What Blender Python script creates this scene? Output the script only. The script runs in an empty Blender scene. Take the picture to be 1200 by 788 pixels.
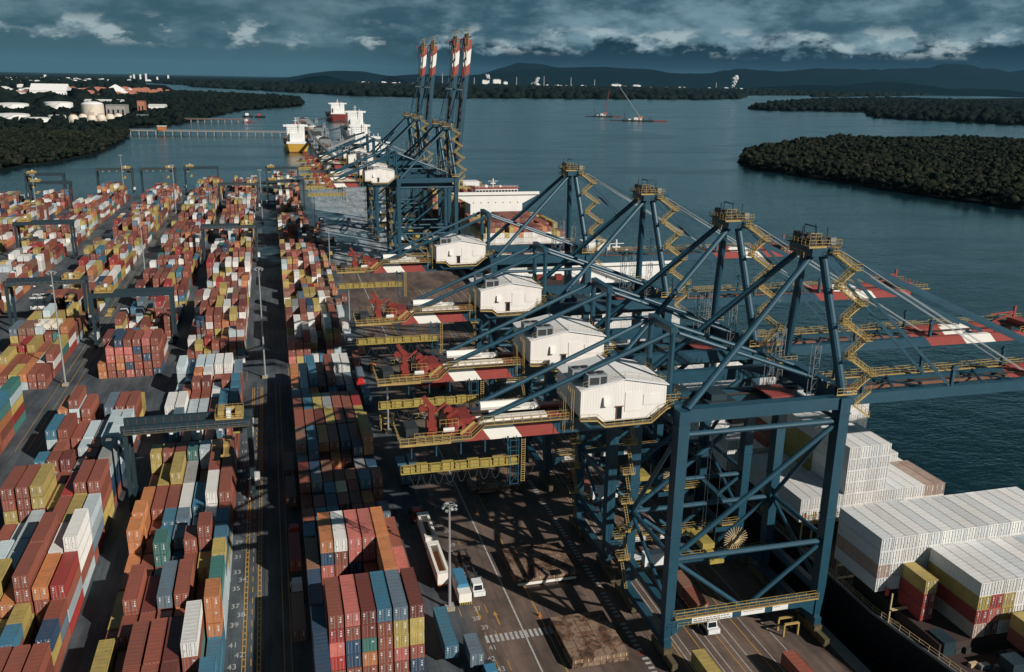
import bpy, math, random
import numpy as np
from mathutils import Vector, Matrix, noise as mnoise
random.seed(7)
rng = np.random.default_rng(11)
S = bpy.context.scene
C = S.collection
# ------------------------------------------------------------------ camera
F_PX, PITCH, ROLL, YAW, CAM_H = 1033.94, .282512, .0184368, .267094, 100.0
fw = Vector((math.sin(YAW)*math.cos(PITCH), math.cos(YAW)*math.cos(PITCH), -math.sin(PITCH)))
rt = Vector((math.cos(YAW), -math.sin(YAW), 0)); up = rt.cross(fw)
r2 = rt*math.cos(ROLL)+up*math.sin(ROLL); u2 = -rt*math.sin(ROLL)+up*math.cos(ROLL)
cam = bpy.data.objects.new('camera', bpy.data.cameras.new('camera')); C.objects.link(cam)
cam.matrix_world = Matrix(((r2.x, u2.x, -fw.x, 0), (r2.y, u2.y, -fw.y, 0), (r2.z, u2.z, -fw.z, CAM_H), (0, 0, 0, 1)))
cam.data.lens = F_PX/1200*36; cam.data.sensor_width = 36
cam.data.clip_start = 1; cam.data.clip_end = 200000
S.camera = cam
# ------------------------------------------------------------------ light, sky, exposure
SUN_EL = math.radians(31); SUN_V = Vector((0.58*math.cos(SUN_EL), -0.815*math.cos(SUN_EL), math.sin(SUN_EL))).normalized()
sl = bpy.data.lights.new('sun', 'SUN'); sun = bpy.data.objects.new('sun', sl); C.objects.link(sun)
sl.energy = 5.0; sl.angle = math.radians(.5); sl.color = (1, .93, .84)
sun.rotation_euler = SUN_V.to_track_quat('Z', 'Y').to_euler(); sun.location = (200, -200, 300)
S.view_settings.view_transform = 'Standard'; S.view_settings.look = 'None'
S.view_settings.exposure = 0; S.view_settings.gamma = 1

class NT:
    def __init__(s, tree): s.t = tree; s.n = tree.nodes; s.l = tree.links
    def node(s, typ, **kw):
        n = s.n.new(typ)
        for k, v in kw.items():
            if k.startswith('i_'):
                key = k[2:]; key = int(key) if key.isdigit() else key.replace('_', ' ')
                s.put(n.inputs[key], v)
            else: setattr(n, k, v)
        return n
    def put(s, sock, v):
        if isinstance(v, bpy.types.NodeSocket): s.l.new(v, sock)
        elif isinstance(v, bpy.types.Node): s.l.new(v.outputs[0], sock)
        else: sock.default_value = v
    def math(s, op, a, b=0.0, c=None, clamp=False):
        n = s.n.new('ShaderNodeMath'); n.operation = op; n.use_clamp = clamp
        s.put(n.inputs[0], a); s.put(n.inputs[1], b)
        if c is not None: s.put(n.inputs[2], c)
        return n.outputs[0]
    def ramp(s, v, a, b, lo=0.0, hi=1.0, smooth=True):
        n = s.n.new('ShaderNodeMapRange'); n.interpolation_type = 'SMOOTHSTEP' if smooth else 'LINEAR'
        s.put(n.inputs[0], v); s.put(n.inputs[1], a); s.put(n.inputs[2], b); s.put(n.inputs[3], lo); s.put(n.inputs[4], hi)
        return n.outputs[0]
    def mix(s, f, a, b, mode='MIX'):
        n = s.n.new('ShaderNodeMix'); n.data_type = 'RGBA'; n.blend_type = mode
        s.put(n.inputs[0], f)
        for i, v in ((6, a), (7, b)):
            s.put(n.inputs[i], tuple(v)+(1,) if isinstance(v, (tuple, list)) and len(v) == 3 else v)
        return n.outputs[2]
    def noise(s, vec, scale, detail=3.0, rough=.55, out=0):
        n = s.n.new('ShaderNodeTexNoise'); s.put(n.inputs['Vector'], vec)
        n.inputs['Scale'].default_value = scale; n.inputs['Detail'].default_value = detail; n.inputs['Roughness'].default_value = rough
        return n.outputs[out]
    def scale(s, vec, v):
        n = s.n.new('ShaderNodeVectorMath'); n.operation = 'MULTIPLY'; s.put(n.inputs[0], vec); n.inputs[1].default_value = v
        return n.outputs[0]

W = bpy.data.worlds.new('World'); S.world = W; W.use_nodes = True
w = NT(W.node_tree); bg = w.n['Background']; bg.inputs['Strength'].default_value = .1
sky = w.node('ShaderNodeTexSky', sky_type='NISHITA', sun_disc=False, sun_elevation=SUN_EL,
             sun_rotation=math.atan2(SUN_V.x, SUN_V.y), altitude=100, air_density=1.2, dust_density=.6, ozone_density=2.0)
tc = w.node('ShaderNodeTexCoord'); dirv = tc.outputs['Generated']
sep = w.node('ShaderNodeSeparateXYZ', i_Vector=dirv); e = sep.outputs['Z']; dx = sep.outputs['X']
# low cloud bank seen in the photograph (elevation below about five degrees), sky above it brightened for the water, overhead darkened for deeper shadows
warp = w.noise(w.scale(dirv, (6, 6, 20)), 2.0, 4, .55)
n1 = w.noise(w.scale(dirv, (8, 8, 22)), 1.7, 8, .6); n2 = w.noise(w.scale(dirv, (14, 14, 26)), 1.9, 9, .62)
n3 = w.noise(w.scale(dirv, (2.5, 2.5, 10)), 1.3, 4, .5); n4 = w.noise(w.scale(dirv, (16, 16, 36)), 1.5, 9, .6)
right = w.ramp(dx, 0.03, .26)
low = w.mix(right, (.44, 1.02, 1.28), (.03, .19, .36))
high = w.mix(w.ramp(n1, .35, .68), (.32, .86, 1.20), (1.70, 2.80, 3.35))
hh = w.math('ADD', e, w.math('MULTIPLY', w.math('SUBTRACT', n2, .5), .070))
band = w.ramp(hh, .029, .042)
col = w.mix(w.math('MULTIPLY', band, w.mix(right, (.55, .55, .55), (1, 1, 1))), low, high)
puff = w.math('MULTIPLY', w.ramp(n4, .53, .64), w.math('MULTIPLY', w.ramp(e, .024, .034), w.ramp(e, .062, .044)))
col = w.mix(w.math('MULTIPLY', puff, .8), col, (4.2, 5.0, 5.2))
edge = w.math('MULTIPLY', w.math('MULTIPLY', w.ramp(w.math('ABSOLUTE', w.math('SUBTRACT', hh, .041)), .011, 0.0), w.ramp(n3, .42, .60)), w.ramp(n4, .38, .60))
col = w.mix(w.math('MULTIPLY', edge, .75), col, (3.6, 4.6, 5.0))
mid = w.mix(w.ramp(n1, .3, .7), (2.0, 4.3, 5.2), (3.3, 5.7, 6.5))  # unseen bright belt, added to brighten the water reflections
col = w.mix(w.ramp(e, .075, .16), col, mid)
over = w.mix(w.ramp(w.noise(w.scale(dirv, (2, 2, 5)), 1.2, 5, .55), .3, .7), (.11, .29, .41), (.26, .52, .70))  # unseen overhead sky, darkened to deepen shadows and near water
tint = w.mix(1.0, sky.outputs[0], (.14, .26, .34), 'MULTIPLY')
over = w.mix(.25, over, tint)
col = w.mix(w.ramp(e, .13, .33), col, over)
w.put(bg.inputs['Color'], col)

# ------------------------------------------------------------------ materials
MATS = {}
def new_mat(name):
    m = bpy.data.materials.new(name); m.use_nodes = True; MATS[name] = m
    t = NT(m.node_tree); return m, t, t.n['Principled BSDF']
def mat(name, rgb, rough=.6, metal=0.0, var=.25, nscale=.35, rust=0.0, emit=None, bump=0.0, streak=False):
    m, t, p = new_mat(name)
    tc = t.node('ShaderNodeTexCoord'); v = tc.outputs['Object']
    if streak: v = t.scale(v, (1, 1, .12))
    n = t.noise(v, nscale, 5, .6)
    dark = tuple(c*(1-var) for c in rgb); lite = tuple(min(1, c*(1+var*.6)) for c in rgb)
    c = t.mix(n, dark, lite)
    if rust:
        n2 = t.noise(v, nscale*2.3, 6, .65)
        c = t.mix(t.math('MULTIPLY', t.ramp(n2, .62-.12*rust, .78-.1*rust), min(1, rust+.3)), c, (.14, .06, .03))
    t.put(p.inputs['Base Color'], c)
    p.inputs['Roughness'].default_value = rough; p.inputs['Metallic'].default_value = metal
    if bump:
        b = t.node('ShaderNodeBump'); b.inputs['Strength'].default_value = bump; b.inputs['Distance'].default_value = .1
        t.put(b.inputs['Height'], t.noise(tc.outputs['Object'], 2.0, 4)); t.put(p.inputs['Normal'], b)
    if name in ('mountain_green', 'marsh_soil', 'smoke_white'): p.inputs['Specular IOR Level'].default_value = 0
    if emit: p.inputs['Emission Color'].default_value = (*rgb, 1); p.inputs['Emission Strength'].default_value = emit
    return m
mat('bogie_paint', (.10, .08, .04), .7, var=.6, nscale=.9)
mat('crane_blue', (.012, .062, .098), .45, var=.35, nscale=.5, rust=.05)
mat('rtg_blue', (.014, .034, .046), .55, var=.35, nscale=.6, rust=.25)
mat('house_white', (.76, .73, .69), .6, var=.16, nscale=.7, streak=True, rust=.12)
mat('roof_white', (.74, .74, .73), .65, var=.16, nscale=.5, rust=.08)
mat('rail_yellow', (.40, .28, .09), .6, var=.5, nscale=.8)
mat('basket_yellow', (.35, .275, .065), .6, var=.5, nscale=.8)
mat('warm_white', (.78, .76, .70), .5, var=.12)
mat('signal_red', (.29, .055, .045), .5, var=.25, nscale=.8)
mat('machine_red', (.22, .032, .022), .5, var=.45, nscale=1.2)
mat('dark_steel', (.03, .034, .038), .6, var=.4)
mat('grey_steel', (.22, .24, .25), .5, metal=.3, var=.3)
mat('lamp_steel', (.42, .44, .45), .4, metal=.4, var=.2)
mat('ac_grey', (.30, .33, .35), .45, metal=.2, var=.2)
mat('black_rubber', (.012, .012, .012), .8)
mat('dark_glass', (.012, .018, .022), .12, var=.1)
mat('cable_steel', (.05, .07, .08), .5)
mat('deck_grate', (.12, .10, .07), .8, var=.5)
mat('orange_paint', (.42, .14, .04), .55, var=.2)
mat('cab_white', (.68, .70, .70), .4, var=.1)
mat('cab_blue', (.05, .20, .33), .4, var=.15)
mat('truck_red', (.45, .03, .025), .4, var=.25)
mat('hull_black', (.012, .014, .016), .5, var=.3, nscale=.1)
mat('hull_red', (.20, .03, .025), .6)
mat('hull_yellow', (.62, .36, .06), .5, var=.1, nscale=.1)
mat('ship_white', (.72, .72, .70), .5, var=.10, nscale=.3, streak=True, rust=.06)
mat('ship_deck', (.045, .026, .022), .8, var=.4, nscale=.3)
mat('ship_buff', (.5, .38, .22), .6, var=.2)
mat('letter_white', (.55, .57, .57), .6, var=.2)
mat('funnel_green', (.10, .26, .20), .5)
mat('tank_white', (.74, .74, .71), .5, var=.08, nscale=.05)
mat('tank_cream', (.66, .58, .47), .6, var=.12, nscale=.08)
mat('town_white', (.74, .73, .70), .7, var=.2, nscale=.02)
mat('town_orange', (.42, .17, .11), .7, var=.3, nscale=.03)
mat('rust_brown', (.19, .085, .05), .8, var=.5, nscale=.5)
mat('pier_concrete', (.30, .29, .27), .85, var=.3, nscale=.1)
mat('coal_dark', (.035, .035, .035), .8, var=.5, nscale=.2)
mat('sign_white', (.72, .72, .70), .6, var=.08)
mat('text_grey', (.12, .13, .15), .7)
mat('line_white', (.46, .47, .46), .75, var=.85, nscale=1.5)
mat('line_yellow', (.48, .28, .06), .75, var=.55, nscale=1.5)
mat('tank_red', (.5, .06, .05), .5)

# hatch covers: rusty plates
m, t, p = new_mat('hatch_rust'); v = t.node('ShaderNodeTexCoord').outputs['Object']
a = t.noise(v, .35, 6, .7); b = t.noise(v, 1.3, 6, .65)
c = t.mix(t.ramp(a, .42, .58), (.050, .027, .016), (.24, .165, .115)); c = t.mix(t.ramp(b, .52, .66), c, (.17, .075, .035))
t.put(p.inputs['Base Color'], c); p.inputs['Roughness'].default_value = .8

# container paint driven by each container's own colour
def container_mat(name, src):
    m, t, p = new_mat(name)
    tcn = t.node('ShaderNodeTexCoord')
    if src == 'object':
        oi = t.node('ShaderNodeObjectInfo'); base = oi.outputs['Color']; rnd = oi.outputs['Random']; ob = tcn.outputs['Object']
        cm = t.node('ShaderNodeCombineXYZ'); t.put(cm.inputs[0], t.math('MULTIPLY', rnd, 37)); t.put(cm.inputs[1], t.math('MULTIPLY', rnd, 91))
        va = t.n.new('ShaderNodeVectorMath'); va.operation = 'ADD'; t.put(va.inputs[0], ob); t.put(va.inputs[1], cm.outputs[0]); ob = va.outputs[0]
        base = t.mix(t.math('MULTIPLY', rnd, .22), base, t.mix(.5, base, (.20, .14, .11)))
    else:
        at = t.node('ShaderNodeVertexColor', layer_name='paint'); base = at.outputs['Color']; ob = tcn.outputs['Object']
    n = t.noise(ob, .6, 6, .65); n2 = t.noise(t.scale(ob, (1, .25, 2)), 1.5, 5, .7)
    bw = t.node('ShaderNodeRGBToBW'); t.put(bw.inputs[0], base); pale = t.ramp(bw.outputs[0], .35, .6, 1.0, .30)
    c = t.mix(t.math('MULTIPLY', pale, t.ramp(n, .35, .75, 0, .55)), base, t.mix(.6, base, (.10, .06, .05)))
    c = t.mix(t.math('MULTIPLY', t.math('MULTIPLY', pale, t.ramp(n2, .62, .74)), .75), c, (.15, .07, .045))
    t.put(p.inputs['Base Color'], c); p.inputs['Roughness'].default_value = .55
    if src != 'object':
        sp = t.node('ShaderNodeSeparateXYZ', i_Vector=ob); b = t.node('ShaderNodeBump'); b.inputs['Strength'].default_value = .5; b.inputs['Distance'].default_value = .06
        t.put(b.inputs['Height'], t.math('SINE', t.math('MULTIPLY', sp.outputs['Y'], 11.4))); t.put(p.inputs['Normal'], b)
    return m
container_mat('container_paint', 'object'); container_mat('container_paint_far', 'attr')
mat('reefer_white', (.70, .70, .67), .5, var=.1, nscale=.3, rust=.1)
PAL = dict(r=(.265, .078, .050), m=(.155, .038, .030), R=(.33, .032, .028), p=(.52, .15, .125), o=(.52, .20, .075), y=(.44, .34, .10),
           w=(.48, .57, .60), W=(.72, .71, .68), b=(.042, .17, .26), n=(.018, .062, .12), s=(.12, .19, .25), g=(.04, .17, .15),
           t=(.24, .46, .47), x=(.24, .125, .08), k=(.27, .28, .28), T=(.70, .52, .36))
CNAME = dict(r='brown-red', m='maroon', R='bright red', p='coral pink', o='orange', y='mustard yellow', w='pale grey', W='off-white',
             b='blue', n='navy blue', s='slate blue', g='dark green', t='pale turquoise', x='brown', k='grey', T='tan')

# asphalt / quay ground with patches, stains, damp areas
m, t, p = new_mat('yard_asphalt'); v = t.node('ShaderNodeTexCoord').outputs['Object']
big = t.noise(v, .02, 5, .6); mid = t.noise(t.scale(v, (1, .35, 1)), .15, 6, .65); fine = t.noise(v, 1.2, 5, .7); trk = t.noise(t.scale(v, (1, .04, 1)), .9, 4, .6)
sx = t.node('ShaderNodeSeparateXYZ', i_Vector=v)
quay = t.ramp(t.math('ADD', sx.outputs['X'], t.math('MULTIPLY', big, 3)), 31, 36)
near = t.ramp(t.math('ADD', sx.outputs['Y'], t.math('MULTIPLY', big, 40)), 540, 470)
yard = t.mix(t.ramp(mid, .3, .7), (.030, .040, .050), (.095, .115, .130)); yard = t.mix(t.ramp(trk, .45, .7, 0, .6), yard, (.024, .028, .034))
brown = t.mix(t.ramp(mid, .3, .7), (.062, .044, .036), (.18, .125, .098)); brown = t.mix(t.ramp(trk, .5, .72, 0, .7), brown, (.05, .045, .043))
grey = t.mix(t.ramp(mid, .3, .7), (.18, .215, .23), (.42, .47, .50))  # open far quay: pale tone puts the wet sheen into the colour
qc = t.mix(near, grey, brown)
c = t.mix(quay, yard, qc); c = t.mix(t.ramp(fine, .55, .8, 0, .35), c, (.02, .02, .022))
bk = t.n.new('ShaderNodeTexBrick'); bk.offset = 0; t.put(bk.inputs['Vector'], v)
bk.inputs['Scale'].default_value = 1; bk.inputs['Brick Width'].default_value = 6.0; bk.inputs['Row Height'].default_value = 6.0; bk.inputs['Mortar Size'].default_value = .05
bk.inputs['Color1'].default_value = (1, 1, 1, 1); bk.inputs['Color2'].default_value = (.90, .90, .92, 1); bk.inputs['Mortar'].default_value = (.55, .55, .55, 1)
c = t.mix(1.0, c, bk.outputs['Color'], 'MULTIPLY')
t.put(p.inputs['Base Color'], c)
wet = t.math('MULTIPLY', t.ramp(big, .43, .54), t.math('SUBTRACT', 1.0, t.math('MULTIPLY', near, .8)))
t.put(p.inputs['Roughness'], t.mix(wet, (.85, .85, .85), (.32, .32, .32)))
mat('quay_concrete', (.26, .25, .23), .85, var=.35, nscale=.2)
mat('rail_track', (.07, .05, .04), .6, metal=.4)

# water
m, t, p = new_mat('river_water'); v = t.node('ShaderNodeTexCoord').outputs['Object']
p.inputs['Base Color'].default_value = (.004, .020, .028, 1); p.inputs['IOR'].default_value = 1.33
t.put(p.inputs['Roughness'], t.mix(t.ramp(t.noise(t.scale(v, (1, 2.5, 1)), .0035, 5, .6), .40, .62), (.10, .10, .10), (.24, .24, .24)))
w1 = t.noise(t.scale(v, (1, 1.8, 1)), .11, 4, .6); w2 = t.noise(t.scale(v, (1, 1.6, 1)), .5, 3, .6); w3 = t.noise(v, .02, 3, .5)
hgt = t.math('ADD', t.math('MULTIPLY', w1, 1.4), t.math('ADD', t.math('MULTIPLY', w2, .35), t.math('MULTIPLY', w3, 2.0)))
bm = t.node('ShaderNodeBump'); bm.inputs['Strength'].default_value = .42; bm.inputs['Distance'].default_value = .8
t.put(bm.inputs['Height'], hgt); t.put(p.inputs['Normal'], bm)

# land and foliage
def foliage(name, a, b, c3):
    m, t, p = new_mat(name); tcn = t.node('ShaderNodeTexCoord'); v = tcn.outputs['Object']
    c = t.mix(t.ramp(t.noise(v, .02, 4), .35, .65), a, b); c = t.mix(t.ramp(t.noise(v, .16, 5, .75), .50, .66), c, c3)
    t.put(p.inputs['Base Color'], c); p.inputs['Roughness'].default_value = .9; p.inputs['Specular IOR Level'].default_value = .02
    b = t.node('ShaderNodeBump'); b.inputs['Strength'].default_value = .8; b.inputs['Distance'].default_value = 1.2
    t.put(b.inputs['Height'], t.noise(v, .5, 5, .7)); t.put(p.inputs['Normal'], b)
foliage('mangrove_leaves', (.006, .011, .009), (.017, .022, .014), (.050, .044, .028))
foliage('far_forest', (.005, .010, .010), (.010, .016, .013), (.019, .022, .016))
mat('marsh_soil', (.012, .014, .012), .95, var=.4, nscale=.02)
mat('mountain_green', (.003, .012, .018), .95, var=.4, nscale=.0008)
mat('smoke_white', (.55, .56, .57), .95)

# ------------------------------------------------------------------ mesh builder
class MB:
    def __init__(s): s.v = []; s.f = []; s.m = []; s.cur = 0
    def quad(s, pts):
        b = len(s.v); s.v += [tuple(p) for p in pts]; s.f.append(tuple(range(b, b+len(pts)))); s.m.append(s.cur); return s
    def hexa(s, P):
        b = len(s.v); s.v += [tuple(p) for p in P]
        for q in ((0, 3, 2, 1), (4, 5, 6, 7), (0, 1, 5, 4), (1, 2, 6, 5), (2, 3, 7, 6), (3, 0, 4, 7)):
            s.f.append(tuple(b+i for i in q)); s.m.append(s.cur)
        return s
    def box(s, x0, x1, y0, y1, z0, z1):
        s.hexa([(x0, y0, z0), (x1, y0, z0), (x1, y1, z0), (x0, y1, z0), (x0, y0, z1), (x1, y0, z1), (x1, y1, z1), (x0, y1, z1)]); return s
    def taper(s, a, b, z0, z1):   # a,b = (x0,x1,y0,y1) at z0 and z1
        s.hexa([(a[0], a[2], z0), (a[1], a[2], z0), (a[1], a[3], z0), (a[0], a[3], z0), (b[0], b[2], z1), (b[1], b[2], z1), (b[1], b[3], z1), (b[0], b[3], z1)]); return s
    def beam(s, p, q, wd, ht=None, upv=(0, 0, 1)):
        ht = ht or wd; p = Vector(p); q = Vector(q); d = (q-p).normalized(); u = Vector(upv)
        if abs(d.dot(u)) > .98: u = Vector((0, 1, 0))
        a = d.cross(u).normalized(); b = a.cross(d).normalized(); a = a*wd/2; b = b*ht/2
        s.hexa([p-a-b, q-a-b, q+a-b, p+a-b, p-a+b, q-a+b, q+a+b, p+a+b]); return s
    def tube(s, p, q, r, n=8, r1=None, cap=True):
        r1 = r if r1 is None else r1; p = Vector(p); q = Vector(q); d = (q-p).normalized(); u = Vector((0, 0, 1))
        if abs(d.dot(u)) > .98: u = Vector((0, 1, 0))
        a = d.cross(u).normalized(); c = a.cross(d).normalized(); b0 = len(s.v)
        for P, R in ((p, r), (q, r1)):
            for i in range(n):
                t = 2*math.pi*i/n; s.v.append(tuple(P+a*math.cos(t)*R+c*math.sin(t)*R))
        for i in range(n):
            j = (i+1) % n; s.f.append((b0+i, b0+j, b0+n+j, b0+n+i)); s.m.append(s.cur)
        if cap: s.f.append(tuple(b0+i for i in reversed(range(n)))); s.m.append(s.cur); s.f.append(tuple(b0+n+i for i in range(n))); s.m.append(s.cur)
        return s
    def cyl(s, x, y, z0, z1, r, n=16, r1=None): return s.tube((x, y, z0), (x, y, z1), r, n, r1)
    def dome(s, x, y, z, r, h, n=16, k=4):
        prev = None
        for j in range(k+1):
            t = j/k*math.pi/2; R = r*math.cos(t); Z = z+h*math.sin(t)
            ring = [(x+R*math.cos(2*math.pi*i/n), y+R*math.sin(2*math.pi*i/n), Z) for i in range(n)]
            if prev:
                for i in range(n): s.quad([prev[i], prev[(i+1) % n], ring[(i+1) % n], ring[i]])
            prev = ring
        return s
    def rail(s, pts, h=1.1, sp=2.0, r=.07):
        r = r*.8
        for p, q in zip(pts, pts[1:]):
            p = Vector(p); q = Vector(q); L = (q-p).length; n = max(1, int(L/sp))
            for hh in (h, h*.5): s.beam(p+Vector((0, 0, hh)), q+Vector((0, 0, hh)), r, r)
            for i in range(n+1):
                c = p+(q-p)*i/n; s.beam(c, c+Vector((0, 0, h)), r, r)
        return s
    def mesh(s, name, mats):
        me = bpy.data.meshes.new(name); me.from_pydata(s.v, [], s.f)
        for mm in ([mats] if isinstance(mats, str) else mats): me.materials.append(MATS[mm])
        if any(s.m): me.polygons.foreach_set('material_index', s.m)
        me.update(); return me
def link(name, data, parent=None, loc=None):
    o = bpy.data.objects.new(name, data); C.objects.link(o)
    if parent: o.parent = parent
    if loc is not None: o.location = loc
    return o
def part(name, mb, mats, parent, loc=None): return link(name, mb.mesh(name, mats), parent, loc)
def tag(o, label, cat, group=None, kind=None):
    o['label'] = label; o['category'] = cat
    if group: o['group'] = group
    if kind: o['kind'] = kind
    return o
def thing(name, label, cat, loc=(0, 0, 0), group=None, rz=0):
    o = link(name, None, None, loc); o.rotation_euler.z = rz; return tag(o, label, cat, group)
def struct(name, mb, mats):
    o = part(name, mb, mats, None); o['kind'] = 'structure'; return o
KIDS = {}
def copy_tree(o, parent=None):
    c = o.copy(); C.objects.link(c); c.parent = parent
    for ch in KIDS_OF(o): copy_tree(ch, c)
    return c
def KIDS_OF(o):
    if o.name not in KIDS: KIDS[o.name] = list(o.children)
    return KIDS[o.name]
ORD = ['zeroth', 'first', 'second', 'third', 'fourth', 'fifth', 'sixth', 'seventh', 'eighth', 'ninth', 'tenth', 'eleventh', 'twelfth',
       'thirteenth', 'fourteenth', 'fifteenth', 'sixteenth', 'seventeenth', 'eighteenth', 'nineteenth', 'twentieth']
def poly_sheet(pts, z, skirt=None):
    mb = MB(); mb.quad([(x, y, z) for x, y in pts])
    if skirt is not None:
        for (a, b) in zip(pts, pts[1:]+pts[:1]): mb.quad([(a[0], a[1], skirt), (b[0], b[1], skirt), (b[0], b[1], z), (a[0], a[1], z)])
    return mb
def text_mesh(s, size, matname, parent, loc, rot=(0, 0, 0), name='lettering', bold=.02, extrude=0.0, sx=1):
    cu = bpy.data.curves.new(name, 'FONT'); cu.body = s; cu.size = size; cu.align_x = 'CENTER'; cu.align_y = 'CENTER'; cu.offset = bold*size; cu.extrude = extrude
    to = bpy.data.objects.new(name, cu); C.objects.link(to)
    me = bpy.data.meshes.new_from_object(to.evaluated_get(bpy.context.evaluated_depsgraph_get()))
    bpy.data.objects.remove(to); me.name = name; me.materials.clear(); me.materials.append(MATS[matname])
    o = link(name, me, parent, loc); o.rotation_euler = rot; o.scale.x = sx; return o
# ================================================================== SETTING: water, land, forests, hills
mb = MB(); mb.quad([(-60000, -3000, -3.5), (60000, -3000, -3.5), (60000, 90000, -3.5), (-60000, 90000, -3.5)])
struct('river', mb, 'river_water')
yard_poly = [(-420, -60), (97.5, -60), (97.5, 1000), (97.5, 2350), (62, 2350), (62, 968), (30, 962), (-22, 892), (-116, 800), (-204, 768), (-260, 800), (-420, 840)]
yard = struct('yard_ground', poly_sheet(yard_poly, 0, -8), 'yard_asphalt')
bed = MB(); bed.quad([(-60000, -3000, -14), (60000, -3000, -14), (60000, 90000, -14), (-60000, 90000, -14)])
struct('river_bed', bed, 'marsh_soil')
ml = [(-420, 905), (-330, 985), (-280, 1067), (-271, 1135), (-250, 1166), (-224, 1288), (-225, 1515), (-232, 1640), (-269, 1898), (-249, 1962), (-196, 2000),
      (-150, 2366), (-76, 2909), (107, 3285), (134, 3708), (145, 4399), (37, 4511), (-120, 4900), (-473, 5450), (-900, 9000), (-2500, 12000), (-60000, 30000), (-60000, 900)]
far = [(141, 6229), (415, 5331), (949, 4995), (1974, 5317), (2748, 5478), (3319, 5992), (4376, 7842), (5634, 8639), (4882, 7415), (9107, 10840), (29522, 30320), (60000, 50000),
       (60000, 80000), (-60000, 80000), (-60000, 30100), (-2500, 12200), (-1341, 11062), (-740, 9214), (-560, 7900)]
i1 = [(620, 1110), (589, 1017), (603, 943), (615, 844), (627, 726), (646, 641), (900, 700), (1700, 1250), (1700, 1540), (1499, 1518), (1231, 1493), (1056, 1517), (866, 1389), (721, 1250)]
i2 = [(2004, 3537), (2029, 3344), (2461, 3351), (2012, 2706), (2090, 2470), (2178, 2216), (2700, 2000), (9000, 6500), (9089, 9319), (5133, 6610), (3525, 5399), (2604, 4340)]
struct('mainland_ground', poly_sheet(ml, -2.6, -10), 'marsh_soil'); struct('far_shore_ground', poly_sheet(far, -2.6, -10), 'marsh_soil')
struct('near_island_ground', poly_sheet(i1, -2.6, -10), 'marsh_soil'); struct('far_island_ground', poly_sheet(i2, -2.6, -10), 'marsh_soil')

def inside(poly, X, Y):
    r = np.zeros(X.shape, bool); n = len(poly); j = n-1
    for i in range(n):
        xi, yi = poly[i]; xj, yj = poly[j]
        r ^= ((yi > Y) != (yj > Y)) & (X < (xj-xi)*(Y-yi)/((yj-yi) or 1e-9)+xi); j = i
    return r
ph = (1+5**.5)/2
ICO = np.array([(-1, ph, 0), (1, ph, 0), (-1, -ph, 0), (1, -ph, 0), (0, -1, ph), (0, 1, ph), (0, -1, -ph), (0, 1, -ph), (ph, 0, -1), (ph, 0, 1), (-ph, 0, -1), (-ph, 0, 1)])/1.9
ICF = np.array([(0, 11, 5), (0, 5, 1), (0, 1, 7), (0, 7, 10), (0, 10, 11), (1, 5, 9), (5, 11, 4), (11, 10, 2), (10, 7, 6), (7, 1, 8), (3, 9, 4), (3, 4, 2), (3, 2, 6), (3, 6, 8), (3, 8, 9), (4, 9, 5), (2, 4, 11), (6, 2, 10), (8, 6, 7), (9, 8, 1)])
def crowns(X, Y, R, Z, name, matname, squash=.75):
    n = len(X)
    V = ICO[None]*(1+.95*(rng.random((n, 12, 1))-.5))*R[:, None, None]*np.array([1, 1, squash])
    a = rng.random(n)*6.28; ca, sa = np.cos(a)[:, None], np.sin(a)[:, None]
    V = np.stack([V[:, :, 0]*ca-V[:, :, 1]*sa+X[:, None], V[:, :, 0]*sa+V[:, :, 1]*ca+Y[:, None], V[:, :, 2]+Z[:, None]], 2).reshape(-1, 3)
    Fc = (ICF[None]+12*np.arange(n)[:, None, None]).reshape(-1, 3)
    me = bpy.data.meshes.new(name); me.vertices.add(len(V)); me.vertices.foreach_set('co', V.ravel())
    me.loops.add(Fc.size); me.loops.foreach_set('vertex_index', Fc.ravel()); me.polygons.add(len(Fc)); me.polygons.foreach_set('loop_start', np.arange(len(Fc))*3)
    me.materials.append(MATS[matname]); me.update(calc_edges=True); me.validate()
    o = link(name, me); o['kind'] = 'stuff'; return o
def scatter(poly, bbox, n, r0, r1, h, name, matname, label, keep=None, lobes=1):
    x0, x1, y0, y1 = bbox
    X = rng.uniform(x0, x1, n); Y = rng.uniform(y0, y1, n); k = inside(poly, X, Y)
    if keep is not None: k &= keep(X, Y)
    X, Y = X[k], Y[k]; R = rng.uniform(r0, r1, len(X)); Z = h*rng.uniform(.35, 1.2, len(X))-3; R = R*np.where(rng.random(len(X)) < .12, 1.45, 1.0)
    hv = np.array([mnoise.noise(Vector((x/45, y/45, 0))) for x, y in zip(X, Y)]) if len(X) < 60000 else 0
    Z = Z*(1+.75*hv)
    if lobes > 1:
        X = np.concatenate([X]+[X+rng.normal(0, r1*.45, len(R)) for _ in range(lobes-1)]); Y = np.concatenate([Y]+[Y+rng.normal(0, r1*.45, len(R)) for _ in range(lobes-1)])
        Z = np.concatenate([Z]+[Z+rng.uniform(-.3, .25, len(R))*r1 for _ in range(lobes-1)]); R = np.concatenate([R]+[R*.55]*(lobes-1))
    o = crowns(X, Y, R, Z, name, matname); o['label'] = label; o['category'] = 'mangrove forest'; return o
scatter(i1, (585, 1400, 640, 1530), 24000, 1.9, 4.6, 9, 'mangrove_trees', 'mangrove_leaves', 'dense dark mangrove trees covering the near island right of the channel', lobes=3)
near_keep = lambda X, Y: (X > -700) & ((Y < 1990+0*X) | (X > -340)) & ~((X < -318-(Y-1500)*.02) & (Y > 1500))
scatter(ml, (-640, -215, 905, 1660), 22000, 1.9, 4.6, 8, 'mangrove_trees', 'mangrove_leaves', 'dark mangrove bank on the left shore below the storage tanks', lobes=3)
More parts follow.
